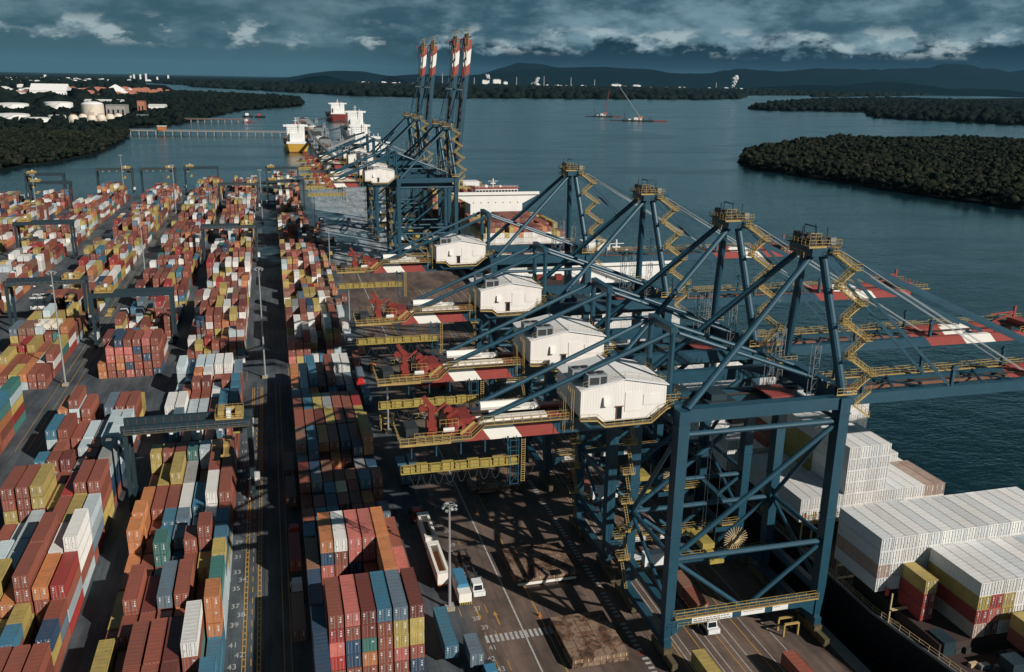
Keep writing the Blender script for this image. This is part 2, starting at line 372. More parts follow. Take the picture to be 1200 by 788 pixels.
town = lambda X, Y: (rng.random(X.shape) < .30) | ~((X < -300-(Y-1900)*.13) & (Y < 3100)) & ~((Y > 4200) & (Y < 6400) & (X < -560) & (X > -2300)) & ~((X > -500) & (X < -300) & (Y < 2900) & (Y > 1900))
scatter(ml, (-1300, 160, 1660, 5400), 24000, 6, 11, 9, 'mangrove_trees', 'far_forest', 'dark mangrove wood on the left bank behind the trestle pier', keep=town)
scatter(i2, (2000, 5200, 2000, 6500), 20000, 9, 17, 11, 'mangrove_trees', 'far_forest', 'long dark mangrove island at the right below the mountains')
scatter(far, (-1200, 9500, 4900, 13500), 22000, 18, 36, 11, 'mangrove_trees', 'far_forest', 'flat dark mangrove plain along the far shore of the channel')
scatter(ml, (-9000, -600, 2600, 13000), 9000, 22, 42, 8, 'mangrove_trees', 'far_forest', 'dark woods between the tank farm and the distant town', keep=lambda X, Y: ~((Y > 4200) & (Y < 6400) & (X < -560) & (X > -2300)) & (X < -Y*.12))

# mountains and hills
def ridge(name, x0, x1, yb, depth, prof, nx=90, ny=24, seed=0, label=None):
    V = []; Fc = []
    for j in range(ny+1):
        for i in range(nx+1):
            u = i/nx; x = x0+(x1-x0)*u; vv = j/ny; y = yb+depth*(vv-.5)
            hgt = prof(u)*max(0, math.sin(math.pi*vv))**.8
            nz = mnoise.fractal(Vector((x/1700+seed, y/1700, seed)), 1.0, 2.0, 5)
            V.append((x, y, max(-10, hgt*(1+.35*nz)-6)))
    for j in range(ny):
        for i in range(nx):
            a = j*(nx+1)+i; Fc.append((a, a+1, a+nx+2, a+nx+1))
    me = bpy.data.meshes.new(name); me.from_pydata(V, [], Fc); me.materials.append(MATS['mountain_green'])
    me.polygons.foreach_set('use_smooth', [True]*len(Fc)); o = link(name, me); o['kind'] = 'structure'; return o
bump = lambda u, c, wd: math.exp(-((u-c)/wd)**2)
ridge('mountain_range', 2500, 26000, 19000, 5000, lambda u: 110+260*bump(u, .17, .09)+210*bump(u, .31, .07)+300*bump(u, .45, .10)+380*bump(u, .62, .12)+330*bump(u, .8, .14), seed=3)
ridge('mountain_range', -2500, 9000, 23000, 5000, lambda u: 20+260*bump(u, .38, .09)+170*bump(u, .55, .07)+420*bump(u, .80, .12)+320*bump(u, 1.0, .15), seed=9)
ridge('low_hill', 60, 1250, 10500, 1500, lambda u: 135*bump(u, .45, .28), 40, 16, seed=5)
ridge('low_hill', 6200, 11500, 11800, 2500, lambda u: 120*bump(u, .28, .14)+190*bump(u, .55, .13)+90*bump(u, .85, .1), 60, 16, seed=6)
ridge('low_hill', 9400, 12500, 9900, 1600, lambda u: 90*bump(u, .7, .35), 40, 14, seed=8)

# ================================================================== SETTING: quay details and painted markings
qe = MB(); qe.box(95.6, 97.9, -60, 2350, .004, .30); o = struct('quay_kerb', qe, 'quay_concrete')
def sheet(name, rects, z, m):
    mb = MB()
    for x0, x1, y0, y1 in rects: mb.quad([(x0, y0, z), (x1, y0, z), (x1, y1, z), (x0, y1, z)])
    return struct(name, mb, m)
sheet('crane_rail', [(63.35, 63.5, 60, 900), (63.9, 64.05, 60, 900), (94.0, 94.15, 60, 900), (94.55, 94.7, 60, 900)], .012, 'rail_track')
rects = [(41.1, 41.42, 100, 620)]
for x in (67.6, 68.9, 72.6, 74.0, 77.3, 78.8, 83.0, 86.8): rects.append((x, x+.16, 100, 420))
sheet('road_marking_white', rects, .010, 'line_white')
rects = []
for x in (66.9, 71.4, 76.2, 81.4): rects.append((x, x+.16, 100, 420))
rects.append((45.5, 45.72, 100, 440))
for x in (-9.9, -9.3, -7.3, -6.7): rects.append((x, x+.16, 100, 290))
for x in (-2.6, -1.3): rects.append((x, x+.14, 100, 290))
for y in range(100, 290, 2): rects.append((-9.74, -9.3, y, y+.35)); rects.append((-7.14, -6.7, y, y+.35))
for y in range(100, 290, 4): rects.append((-8.35, -8.2, y, y+2))
for x in (36.0, 34.0, 30.8): rects += [(x, x+.14, y, y+3) for y in range(128, 300, 9)]
for x0 in (-66.4, -69.0, -72.0): rects.append((x0, x0+.14, 250, 840))
sheet('road_marking_yellow', rects, .010, 'line_yellow')
rects = []                                            # comb-like cable trench covers beside the landside rail
for y in np.arange(105, 330, 1.35): rects.append((59.9, 61.0, float(y), float(y)+.6))
sheet('trench_cover_marks', rects, .012, 'line_white')
rects = []
for y in np.arange(105, 330, 10.8): rects.append((59.9, 61.0, float(y), float(y)+1.35))
sheet('trench_cover_red_marks', rects, .016, 'signal_red')
rects = [(33.7+i*.95, 34.25+i*.95, 136.6, 138.9) for i in range(14)]
sheet('crosswalk', rects, .014, 'line_white')
mb = MB()
for cx, cy in ((37.4, 143.7), (34.2, 146.6)):
    s = 1 if cx > 36 else -1
    mb.quad([(cx-.12, cy-2*s, .016), (cx+.12, cy-2*s, .016), (cx+.12, cy+1.2*s, .016), (cx-.12, cy+1.2*s, .016)]); mb.quad([(cx-.45, cy+1.2*s, .016), (cx+.45, cy+1.2*s, .016), (cx, cy+2.6*s, .016)])
struct('lane_arrow', mb, 'line_yellow')
for n in range(11, 48):
    if n in (24, 32, 40, 28, 36, 20, 16, 12, 44): continue
    odd = n % 2; Y = 140.4+(43-n)*3.2
    text_mesh('%02d' % n, 2.2, 'line_white', yard, (-11.5 if odd else -10.35, Y, .018), name='bay_number', sx=.75, bold=.0)
for n in range(5, 48):
    if n % 4 == 0: continue
    odd = n % 2; Y = 128.7+(43-n)*3.18
    text_mesh('%02d' % n, 2.0, 'line_white', yard, (34.4 if odd else 33.4, Y, .018), name='bay_number', sx=.75, bold=.0)
sheet('aisle_marking', [(-66+i*3.1, -65.85+i*3.1, 270, 276) for i in range(3)]+[(2, 2.15, 296, 309), (-12, -11.85, 297, 309)], .012, 'line_yellow')
# ================================================================== CONTAINERS
LVL, CW, CH = 2.70, 2.44, 2.60
def corr(mb, p0, p1, ax, off, z0, z1, pitch, dep, outward):
    # trapezoid corrugation running from p0 to p1 along axis 'y' or 'x' on plane off
    pts = []; L = p1-p0; n = max(2, int(L/pitch)); st = L/n
    for i in range(n):
        a = p0+i*st; pts += [(a, 0), (a+st*.30, 0), (a+st*.42, 1), (a+st*.88, 1)]
    pts.append((p1, 0))
    for (a, u), (b, w_) in zip(pts, pts[1:]):
        oa, ob = off-outward*dep*u, off-outward*dep*w_
        if ax == 'y': mb.quad([(oa, a, z0), (ob, b, z0), (ob, b, z1), (oa, a, z1)])
        else: mb.quad([(a, oa, z0), (b, ob, z0), (b, ob, z1), (a, oa, z1)])
def container_meshes(L):
    mb = MB(); h = CW/2
    for s in (-1, 1): corr(mb, .14, L-.14, 'y', s*(h-.015), .16, CH-.10, .56, .06, s)
    corr(mb, -h+.12, h-.12, 'x', L-.02, .16, CH-.10, .5, .05, 1)
    n = int(L/1.1); st = (L-.4)/n                     # roof with shallow ribs
    for i in range(n):
        a = .2+i*st
        mb.quad([(-h+.06, a, CH-.045), (h-.06, a, CH-.045), (h-.06, a+st*.55, CH-.045), (-h+.06, a+st*.55, CH-.045)])
        mb.quad([(-h+.06, a+st*.55, CH-.045), (h-.06, a+st*.55, CH-.045), (h-.06, a+st*.62, CH-.02), (-h+.06, a+st*.62, CH-.02)])
        mb.quad([(-h+.06, a+st*.62, CH-.02), (h-.06, a+st*.62, CH-.02), (h-.06, a+st, CH-.045), (-h+.06, a+st, CH-.045)])
    for x in (-h, h-.14):
        for y in (0, L-.16): mb.box(x, x+.14, y, y+.16, 0, CH)
    for x in (-h, h-.08): mb.box(x, x+.08, .16, L-.16, CH-.12, CH-.004); mb.box(x, x+.08, .16, L-.16, .02, .18)
    for y in (0, L-.12): mb.box(-h+.14, h-.14, y+.002, y+.12, CH-.14, CH-.006); mb.box(-h+.14, h-.14, y+.002, y+.12, .01, .17)
    body = mb.mesh('shipping_container', 'container_paint')
    return body
def door_mesh(s, labels=True):
    mb = MB(); h = CW/2; x0, x1 = (-h+.17, -.03) if s < 0 else (.03, h-.17)
    mb.box(x0, x1, .045, .10, .18, CH-.15)
    for z in (.75, 1.3, 1.85): mb.box(x0+.05, x1-.05, .030, .046, z, z+.10)
    if labels:
        mb.cur = 1; xs = x1-.42 if s > 0 else x0+.16
        mb.box(xs, xs+.28, .022, .03, 1.95, 2.12); mb.box(xs, xs+.24, .022, .03, 1.55, 1.75)
        if s > 0: mb.box(xs-.02, xs+.26, .022, .03, 1.05, 1.35)
        mb.cur = 2
        if s < 0: mb.box(x0+.12, x0+.36, .020, .028, 1.0, 1.22)
    return mb.mesh('door', ['container_paint', 'sign_white', 'basket_yellow'])
def bars_mesh(s):
    mb = MB(); h = CW/2; c = (-h*.5 if s < 0 else h*.5)
    for dx in (-.28, .28):
        mb.beam((c+dx, .0, .16), (c+dx, .0, CH-.12), .055, .055)
        mb.box(c+dx-.07, c+dx+.07, -.02, .03, .20, .34); mb.box(c+dx-.07, c+dx+.07, -.02, .03, CH-.32, CH-.2)
    mb.box(c-.28, c+.05, -.03, .0, 1.12, 1.2)
    return mb.mesh('locking_bars', 'lamp_steel')
BODY = {12: container_meshes(12.19), 6: container_meshes(6.06)}
DOORM = [door_mesh(-1), door_mesh(1)]; BARM = [bars_mesh(-1), bars_mesh(1)]
def make_container(x, y, z, L, colour, label, group, name='shipping_container', cat='container', rz=0, cx=True):
    o = link(name, BODY[12 if L > 8 else 6], None, (x+(CW/2 if cx else 0), y, z)); o.rotation_euler.z = rz
    j = random.uniform(.85, 1.12); col4 = tuple(min(1, c*j) for c in colour)+(1,); o.color = col4; tag(o, label, cat, group)
    for k in (0, 1):
        d = link('door', DOORM[k], o); d.color = col4; link('locking_bars', BARM[k], d)
    return o
# stack tables: (front Y, length, seven columns of colours listed from the top down; '-' = empty)
bc = lambda n: 140.4+(43-n)*3.2     # centre of the 20-foot slot that the painted bay number marks
TAB = {}
TAB['A'] = [
 (119.5, 12, 'nprr - - - - - -'), (127.2, 12, 'nprr - - - - - -'),
 (131.6, 12, '- rRpRr prnnr mmgor brrrr syypr myyrn'),
 (144.3, 12, 'nrr rr mr nr mmr oorrr prrr'),
 (157.0, 12, 'xor onprr Wrrrr ppnrr pprrr oorrr rrrr'),
 (169.8, 6, 'bno rr sbr mr nr or rr'), (176.3, 6, 'rrr brr bsr nr mrr rrr ssr'),
 (182.6, 6, 'm mrr nbr rnr mmr orr -'), (189.0, 6, 'rm nr bbr Tkr Rnr bmnr rrrr'),
 (195.4, 6, 'rmm krr rmr rrr orr xrr swr'), (201.8, 6, 'mmr nmr xrr rr nr krr nbb'),
 (208.2, 6, 'krm nobn mrr orr rrr nmkr oorrr'), (212.6, 12, 'xkrm bnor orrr rrrr nxmr mxkr yoorr'),
 (225.2, 12, 'rmxk rrxk mmrr yTrr mxrr mmxr yTxr'),
 (238.0, 12, 'rrmm btrr yyrr krxr rrxx rrxk Rrrr'),
 (250.8, 6, 'bxr bsr xrr brr rrr nrr R'), (257.2, 6, 'srr srr orr rr brr Rr bss'),
 (263.6, 12, 'orr wkr bssr mrr rrsr srr srk'), (276.2, 12, 'orr Wkr bsrr rmr rwsr WWsr WWkr'),
]
TAB['B'] = [
 (117.0, 12, '- yr rrrr rrrr mrrr brr bbnr'),
 (129.6, 12, 'yrr xy rrrr rrrr mrrr Wrgrr bb'), (142.3, 6, 'rr rrr rmr rrr rrr mr ooobb'),
 (149.0, 12, 'yr rrrr mrr srrr rorr mm gwww'),
 (162.2, 6, 'rr rr nr rr rrr yyr ysww'), (168.8, 6, 'or rr ggrr nr rrbb rrbbb bbyw'),
 (175.2, 6, 'ooor mr bbr snr sr xr bnyw'), (183.2, 6, 'ooor rr bbr snr sr Wrr rrw'),
 (183.2, 6, '- - - - - - -'),
 (189.4, 12, 'oor rrr rrr Wwr bbr Wkrr rrrr'),
 (202.2, 12, 'mr yyr yyyr kgr xr rrrr mrrr'),
 (214.8, 6, 'yyrt rrwr mmrr ggrr wwrr orrr rwwr'), (221.2, 6, 'yrr rrr mrr ggr wrr orr rwr'),
 (227.8, 12, 'nr brrr rrr wrrr rrr brrr rmrr'), (240.4, 6, 'nrr srrr wrr wrr rmr brr xrr'),
 (247.8, 12, 'Wrrr Wwrr wrr wwr mrr bbrr nsor'),
 (261.4, 6, 'rr orr rrr rmr Wmr orr bboo'), (268.0, 6, 'sr rrr rrrr mrrr wmr rorr bbor'),
 (276.6, 6, 'ww nrr orrr Wrrr rrr mrr rrr'), (284.0, 12, 'wwww brr wwrr wwrr WWrr WWrr srr'),
]
TAB['C'] = [
 (118.4, 12, 'rr rrr rr rrr rrr rrrr -'), (131.2, 12, 'yr br rrr mrr rrr rrr rrr'),
 (144.2, 6, 'rrr orr brrr rr brr - nyr'), (150.6, 6, 'rr rr brr yr yyr - rsr'), (157.0, 12, 'rrr yyr yyrr orr rrryy orrr RrwR'),
 (169.8, 12, 'ww www wwr mr rrryy WrRy WWWrw'), (182.6, 12, 'rr ww wwr wr rryr yyrr wwsr'),
 (195.4, 12, 'rryyr rrryy yyrrr yyr Rryr ryyrr rrryy'),
 (208.6, 12, 'rr kr rr ww rmr wwr kwnnr'), (222.4, 6, 'bwr rrn mrr kr rrm kwr wnwsn'), (229.0, 6, 'bw rrr rr wkr rwk wkrr wwnwn'),
 (236.0, 12, 'bwrr rrnr rrr wkr krr wsrr wrwr'), (251.0, 12, 'oroo rwrrr rrpr - ssrr rryr rryr'), (263.5, 6, '- rr rm - rr yyr yyr'),
 (309.8, 12, 'oo pprr npoor rppnp rnrrr prnrr rrrrn'),
]
TAB['D'] = [
 (184.0, 12, '- - - - rr xr yk'), (212.0, 12, '- - - - - rr sr'), (238.0, 12, '- rr sr wr bgr sgr sgor'), (251.0, 12, '- - wr bgorr bgorr ggorr bgorr'), (263.8, 12, '- - rr yrrr wsrr wwgr gwyRg'),
 (303.0, 12, 'rr oy rr yr ow rr rr'), (315.8, 12, 'yr yyr rr rr oy Wy rWr'), (328.6, 12, 'rr yo Ryr yyr rr yy yGr'.replace('G', 'g')),
]
BX = {'A': (2.45, 2.72), 'B': (-32.4, 2.86), 'C': (-60.2, 2.90), 'D': (-94.2, 2.80), 'E': (-133.5, 2.8), 'F': (-171.5, 2.8), 'G': (-204.5, 2.8)}
CEN = {}
for k in TAB: TAB[k] = [r for r in TAB[k] if any(c != '-' for c in r[2].split())]
def rnd_col(n, pal): return ''.join(random.choice(pal) for _ in range(n))
PALW = ['r']*15+['m']*4+['x']*4+['y']*6+['o']*3+['p']+['w']*4+['W']*6+['n', 'b', 's', 'k', 'g', 'R']
def fill(b, y0, y1, lo, hi, gap=.08, pal=PALW):
    y = y0; ph = random.random()*9
    while y < y1:
        L = random.choice((12, 12, 6)); st = 12.75 if L == 12 else 6.4
        base = lo+(hi-lo)*(.5+.5*math.sin(y*.055+ph)); cols = []
        run = random.random() < .35; rc = rnd_col(1, pal)
        for c in range(7):
            n = int(round(base+random.gauss(0, 1.15))); n = max(1, min(hi, n))
            if random.random() < gap: n = random.choice((0, 1))
            s = rnd_col(n, ([rc]*22+pal) if run else pal) if n else '-'
            cols.append(s)
        TAB.setdefault(b, []).append((y, L, ' '.join(cols))); y += st
        if random.random() < .05: y += 6.4
random.seed(21)
fill('A', 313.5, 650, 2, 5); fill('A', 664, 905, 2, 5, pal=PALW+['r', 'm', 'x']*2)
fill('B', 318, 650, 2, 5); fill('B', 664, 858, 2, 5)
fill('C', 322.6, 335, 3, 4); fill('C', 349, 480, 2, 4); fill('C', 492, 650, 2, 5); fill('C', 662, 822, 3, 5)
fill('D', 341.4, 368, 2, 4, pal=PALW+['y']*3); fill('D', 392, 470, 2, 4, pal=PALW+['y', 'w', 'W']); fill('D', 484, 640, 2, 5, pal=PALW+['y']); fill('D', 655, 800, 3, 5)
fill('E', 330, 470, 1, 4); fill('E', 484, 640, 2, 4, pal=PALW+['w', 'W', 'y']); fill('E', 655, 785, 2, 5)
fill('F', 400, 640, 1, 4); fill('F', 650, 770, 2, 4, pal=PALW+['w', 'y']); fill('G', 500, 760, 2, 4, pal=PALW+['W'])
fill('A', 700, 701, 1, 2)
CONT = []   # x,y,z,L,colour,block,row,col,level,ntop
for b, rows in TAB.items():
    x0, pt = BX[b]; rows = sorted(rows, key=lambda r: r[0])
    for ri, (y, L, cs) in enumerate(rows):
        LL = 12.19 if L == 12 else 6.06
        for ci, col in enumerate(cs.split()):
            if col == '-': continue
            n = len(col); jx = random.uniform(-.06, .06)
            for k, ch in enumerate(col):
                lev = n-1-k
                CONT.append(dict(x=x0+pt*ci+jx+random.uniform(-.03, .03), y=y+random.uniform(-.12, .12), z=lev*LVL+.02, L=LL, c=ch, b=b, r=ri+1, k=ci+1, lev=lev, top=(k == 0)))
# loose containers and the line of loaded trucks beside the quay blocks
for x, y, z, L, ch in ((27.6, 372, 1.4, 12.19, 'b'), (25.1, 330, 1.4, 12.19, 's'), (24.6, 347, 1.4, 6.06, 'w'), (25.0, 352, 1.4, 12.19, 'o')): pass

def pxy(P):
    d = P-np.array([0, 0, CAM_H]); w_ = d@np.array(fw); return 512+F_PX*1024/1200*(d@np.array(r2))/w_, 336-F_PX*1024/1200*(d@np.array(u2))/w_, w_
def visible_counts(items, W_=1024, H_=672):
    buf = -np.ones((H_, W_), int)
    order = sorted(range(len(items)), key=lambda i: -(items[i]['y']+items[i]['x']*.27+items[i]['L']*.5-items[i]['z']*.01))
    for i in order:
        c = items[i]; x0, x1, y0, y1, z0, z1 = c['x'], c['x']+CW, c['y'], c['y']+c['L'], c['z'], c['z']+CH
        P = np.array([(x, y, z) for z in (z0, z1) for y in (y0, y1) for x in (x0, x1)]); X, Y, D = pxy(P)
        if X.max() < 0 or X.min() > W_ or Y.max() < 0 or Y.min() > H_: continue
        faces = [(4, 5, 7, 6), (0, 1, 5, 4)]
        if x0 > 0: faces.append((2, 0, 4, 6))
        elif x1 < 0: faces.append((1, 3, 7, 5))
        for fc in faces:
            px, py = X[list(fc)], Y[list(fc)]
            ax, bx, ay, by = max(0, int(px.min())), min(W_, int(px.max())+1), max(0, int(py.min())), min(H_, int(py.max())+1)
            if ax >= bx or ay >= by: continue
            gx, gy = np.meshgrid(np.arange(ax, bx)+.5, np.arange(ay, by)+.5); s1 = np.ones(gx.shape, bool); s2 = s1.copy()
            for a in range(4):
                q = (a+1) % 4; cr = (px[q]-px[a])*(gy-py[a])-(py[q]-py[a])*(gx-px[a]); s1 &= cr >= 0; s2 &= cr <= 0
            buf[ay:by, ax:bx][s1 | s2] = i
    return np.bincount(buf[buf >= 0].ravel(), minlength=len(items))
vis = visible_counts(CONT)
rank = np.argsort(-vis); solo = set(int(i) for i in rank[:300] if vis[i] > 0)
BNAME = {'A': 'block right of the road', 'B': 'first block left of the road', 'C': 'second block left of the road', 'D': 'third block left of the road'}
EDGE = {'A': 'from the road', 'B': 'from the left', 'C': 'from the left', 'D': 'from the left'}
def nth_up(c): return 'topmost' if c['top'] else ('%s-level' % ORD[c['lev']+1] if c['lev'] else 'ground-level')
def far_mesh(items, name, label, cat):
    T = []; cols = []
    for c in items:
        x0, x1, y0, y1, z0, z1 = c['x'], c['x']+CW, c['y'], c['y']+c['L'], c['z'], c['z']+CH
        j = random.uniform(.8, 1.15); cc = [min(1, v*j) for v in PAL[c['c']]]
        def bx(a, b_, c_, d, e_, f, faces, colr):
            V = [(a, c_, e_), (b_, c_, e_), (b_, d, e_), (a, d, e_), (a, c_, f), (b_, c_, f), (b_, d, f), (a, d, f)]
            for q in faces: T.append([V[i] for i in q]); cols.append(colr)
        bx(x0, x1, y0, y1, z0, z1, ((4, 5, 6, 7), (0, 1, 5, 4), (1, 2, 6, 5), (2, 3, 7, 6), (3, 0, 4, 7)), cc)
        dk = [v*.35 for v in cc]
        bx(x0+1.20, x0+1.25, y0-.02, y0, z0+.1, z1-.1, ((0, 1, 5, 4),), dk)
        lt = [.3*v+.25 for v in cc]
        for dx in (.33, .88, 1.52, 2.07): bx(x0+dx, x0+dx+.06, y0-.05, y0, z0+.15, z1-.1, ((0, 1, 5, 4), (1, 2, 6, 5), (3, 0, 4, 7)), lt)
        bx(x0+1.6, x0+1.95, y0-.07, y0-.055, z0+1.8, z0+2.1, ((0, 1, 5, 4),), (.5, .5, .5))
    V = np.array(T, dtype=np.float32).reshape(-1, 3); n = len(T)
    me = bpy.data.meshes.new(name); me.vertices.add(len(V)); me.vertices.foreach_set('co', V.ravel()); me.loops.add(n*4); me.loops.foreach_set('vertex_index', np.arange(n*4))
    me.polygons.add(n); me.polygons.foreach_set('loop_start', np.arange(n)*4)
    at = me.color_attributes.new('paint', 'FLOAT_COLOR', 'CORNER'); ca = np.ones((n, 4, 4), np.float32); ca[:, :, :3] = np.array(cols, np.float32)[:, None, :]; at.data.foreach_set('color', ca.ravel())
    me.materials.append(MATS['container_paint_far']); me.update(calc_edges=True); me.validate()
    o = link(name, me); o['kind'] = 'stuff'; o['label'] = label; o['category'] = cat; return o
rest = []
for i, c in enumerate(CONT):
    if i in solo:
        lb = '%s %s container, %s row, %s column, %s' % (nth_up(c), CNAME[c['c']], ORD[min(20, c['r'])], ORD[c['k']], BNAME.get(c['b'], 'far left block'))
        make_container(c['x'], c['y'], c['z'], c['L'], PAL[c['c']], lb, 'containers stacked in the yard blocks')
    else: rest.append(c)
far_mesh(rest, 'stacked_containers', 'mass of smaller multicoloured containers stacked along the yard rows toward the water', 'containers')
# ================================================================== SHIP-TO-SHORE CRANES (local origin: on the landside rail, mid crane)
LY, GX = 9.2, 30.5
def sts_crane(up_boom=False):
    T = thing('quay_crane', '', 'crane')
    P = lambda n, mb, m, parent=T, loc=None: part(n, mb, m, parent, loc)
    # bogies
    bog = MB(); bog.box(-.5, .5, -4.6, 4.6, 1.0, 2.0)
    for y in (-3.4, -1.2, 1.2, 3.4): bog.box(-.55, .55, y-1.0, y+1.0, .55, 1.15)
    bog.box(-.8, .8, -1.6, 1.6, 1.8, 2.9); bm_ = bog.mesh('bogie', 'bogie_paint')
    wh = MB()
    for y in (-4, -2.8, -1.8, -.6, .6, 1.8, 2.8, 4): wh.tube((-.3, y, .42), (.3, y, .42), .42, 10)
    wm = wh.mesh('bogie_wheels', 'dark_steel')
    for x in (0, GX):
        for s in (-1, 1):
            b = link('bogie', bm_, T, (x, s*LY, 0)); link('bogie_wheels', wm, b)
    # sill beams along the quay, legs
    for x in (0, GX): P('sill_beam', MB().box(x-.7, x+.7, -LY-1.2, LY+1.2, 2.92, 4.4), 'crane_blue')
    for x in (0, GX):
        for s in (-1, 1):
            y = s*LY; mb = MB(); mb.taper((x-.6, x+.6, y-.75, y+.75), (x-.85, x+.85, y-1.05, y+1.05), 4.41, 11); mb.taper((x-.85, x+.85, y-1.05, y+1.05), (x-1.0, x+1.0, y-1.2, y+1.2), 11, 48.0)
            mb.box(x-1.12, x+1.12, y-1.32, y+1.32, 45.0, 45.3); mb.box(x-1.05, x+1.05, y-1.25, y+1.25, 25, 25.2)
            P('leg', mb, 'crane_blue')
    for s in (-1, 1):
        y = s*LY
        mb = MB(); mb.box(.86, GX-.86, y-.7, y+.7, 6.9, 8.8); mb.taper((.86, 1.0, y-.6, y+.6), (.86, 3.6, y-.6, y+.6), 4.9, 6.9); mb.taper((GX-1, GX-.86, y-.6, y+.6), (GX-3.6, GX-.86, y-.6, y+.6), 4.9, 6.9)
        P('portal_beam', mb, 'crane_blue')
        mb = MB(); mb.box(1.02, GX-1.02, y-.8, y+.8, 45.9, 48.2); mb.box(1.1, GX-1.1, y-.84, y+.84, 46.0, 46.1); P('top_beam', mb, 'crane_blue')
        P('tie_tube', MB().tube((.9, y, 20), (GX-.9, y, 20), .5, 10), 'crane_blue')
        P('tie_tube', MB().tube((1.0, y, 43.5), (GX-1, y, 43.5), .48, 10), 'crane_blue')
        P('diagonal_brace', MB().tube((1.0, y, 21), (GX-1, y, 42.8), .5, 10), 'crane_blue')
        for x0 in (.9, GX-.9): P('diagonal_brace', MB().tube((x0, y, 19.4), (GX/2+(-1 if x0 < 1 else 1)*1.0, y, 8.9), .42, 10), 'crane_blue')
        # walkway along the portal beam
        mb = MB(); yy = y-1.3; mb.box(.9, GX-.9, yy-.45, yy+.45, 8.95, 9.05); P('walkway', mb, 'deck_grate')
        mb = MB(); mb.rail([(.9, yy-.45, 9.05), (GX-.9, yy-.45, 9.05)]); mb.rail([(.9, yy+.45, 9.05), (GX-.9, yy+.45, 9.05)]); mb.rail([(.9, yy-1.3, 7.7), (9, yy-1.3, 7.7)])
        mb.box(.9, GX-.9, yy-.5, yy-.44, 8.85, 9.1); P('handrail', mb, 'rail_yellow')
    for x in (0, GX):
        P('cross_beam', MB().box(x-.9, x+.9, -LY+1.21, LY-1.21, 46.2 if x == 0 else 45.9, 48.4 if x == 0 else 49.4), 'crane_blue')
        for z in (20.5, 43.5): P('cross_tube', MB().tube((x, -LY+1.1, z), (x, LY-1.1, z), .42, 8), 'crane_blue')
        P('cross_brace', MB().tube((x, LY-1.1, 21.2), (x, -LY+1.1, 42.8), .42, 8), 'crane_blue'); P('cross_brace', MB().tube((x, LY-1.1, 19.8), (x, -LY+1.1, 11.2), .38, 8), 'crane_blue')
        P('portal_cross_beam', MB().box(x-.6, x+.6, -LY+1, LY-1, 9.2, 10.6), 'crane_blue')
    # sign boards on the near portal beam
    y = -LY-.72
    for x0, x1, rows in ((4.6, 12.6, 3), (14.4, 19.2, 1), (20.8, 24.0, 1)):
        b = P('sign_board', MB().box(x0, x1, y-.06, y-.005, 7.05, 8.65), 'sign_white')
        mb = MB()
        for r in range(rows):
            z = 8.25-r*.48 if rows > 1 else 7.85; x = x0+.3
            while x < x1-.7:
                wd = random.uniform(.3, .9) if rows > 1 else random.uniform(.1, .25); mb.box(x, min(x+wd, x1-.2), y-.08, y-.065, z-.09, z+.09); x += wd+.18
                if rows == 1 and x > x0+1.6 and x1 > 22: break
        part('board_lettering', mb, 'text_grey', b)
    # leg platforms, ladders
    for z in (11.5, 17.5, 23.5, 29.5, 35.5, 41.5):
        mb = MB(); x0, y0 = -1.1, LY-1.4; mb.box(x0-2.2, x0+.2, y0-1.6, y0+.2, z, z+.12); P('leg_platform', mb, 'deck_grate')
        mb = MB(); mb.rail([(x0+.2, y0-1.6, z), (x0-2.2, y0-1.6, z), (x0-2.2, y0+.2, z), (x0, y0+.2, z)], sp=1.2, r=.08); mb.box(x0-2.25, x0+.2, y0-1.66, y0-1.6, z-.1, z+.2); P('platform_rail', mb, 'rail_yellow')
        mb = MB(); mb.beam((x0-.8, y0-2.2, z-5.9), (x0-1.6, y0-1.0, z), .1, .1); mb.beam((x0-.3, y0-2.2, z-5.9), (x0-1.1, y0-1.0, z), .1, .1)
        for i in range(12): t_ = i/12; mb.beam((x0-.8-.8*t_, y0-2.2+1.2*t_, z-5.9+5.9*t_), (x0-.3-.8*t_, y0-2.2+1.2*t_, z-5.9+5.9*t_), .06, .06)
        P('ladder', mb, 'rail_yellow')
    # main girders over the quay: rear red and white stripes, blue beyond
    GY = (-3.5, 3.5)
    for y in GY:
        for x0, x1, m in ((-36.2, -32.4, 'signal_red'), (-32.4, -27.0, 'warm_white'), (-27.0, -20.6, 'signal_red'), (-20.6, 29.55, 'crane_blue')):
            mb = MB(); k = .9 if x0 > -36 else 0; k2 = .9 if m != 'crane_blue' else 0
            mb.hexa([(x0+k, y-.6, 43.5), (x1+k2, y-.6, 43.5), (x1+k2, y+.6, 43.5), (x0+k, y+.6, 43.5), (x0-k, y-.6, 46.1), (x1-k2, y-.6, 46.1), (x1-k2, y+.6, 46.1), (x0-k, y+.6, 46.1)])
            P('girder', mb, m)
        P('trolley_rail', MB().box(-36, 29.5, y*.75-.12, y*.75+.12, 45.2, 45.5), 'rail_track')
        P('top_striped_deck', MB().box(-30.5, -21.5, y*.62-.9, y*.62+.9, 46.12, 46.7), 'warm_white')
        mb = MB(); mb.box(-21.5, -17, y*.62-.8, y*.62+.8, 46.12, 46.6); P('top_red_deck', mb, 'signal_red')
    for x in (-35.4, -24, -12, 0.5, 12, 22): P('girder_tie', MB().box(x-.35, x+.35, -2.89, 2.89, 44.1, 44.9), 'crane_blue')
    # near side catwalk with steps
    yw = -5.0; segs = [((-44, yw, 44.6), (-35, yw, 44.6)), ((-35, yw, 44.6), (-32.8, yw, 46.6)), ((-32.8, yw, 46.6), (-18.6, yw, 46.6))]
    mb = MB(); mr = MB()
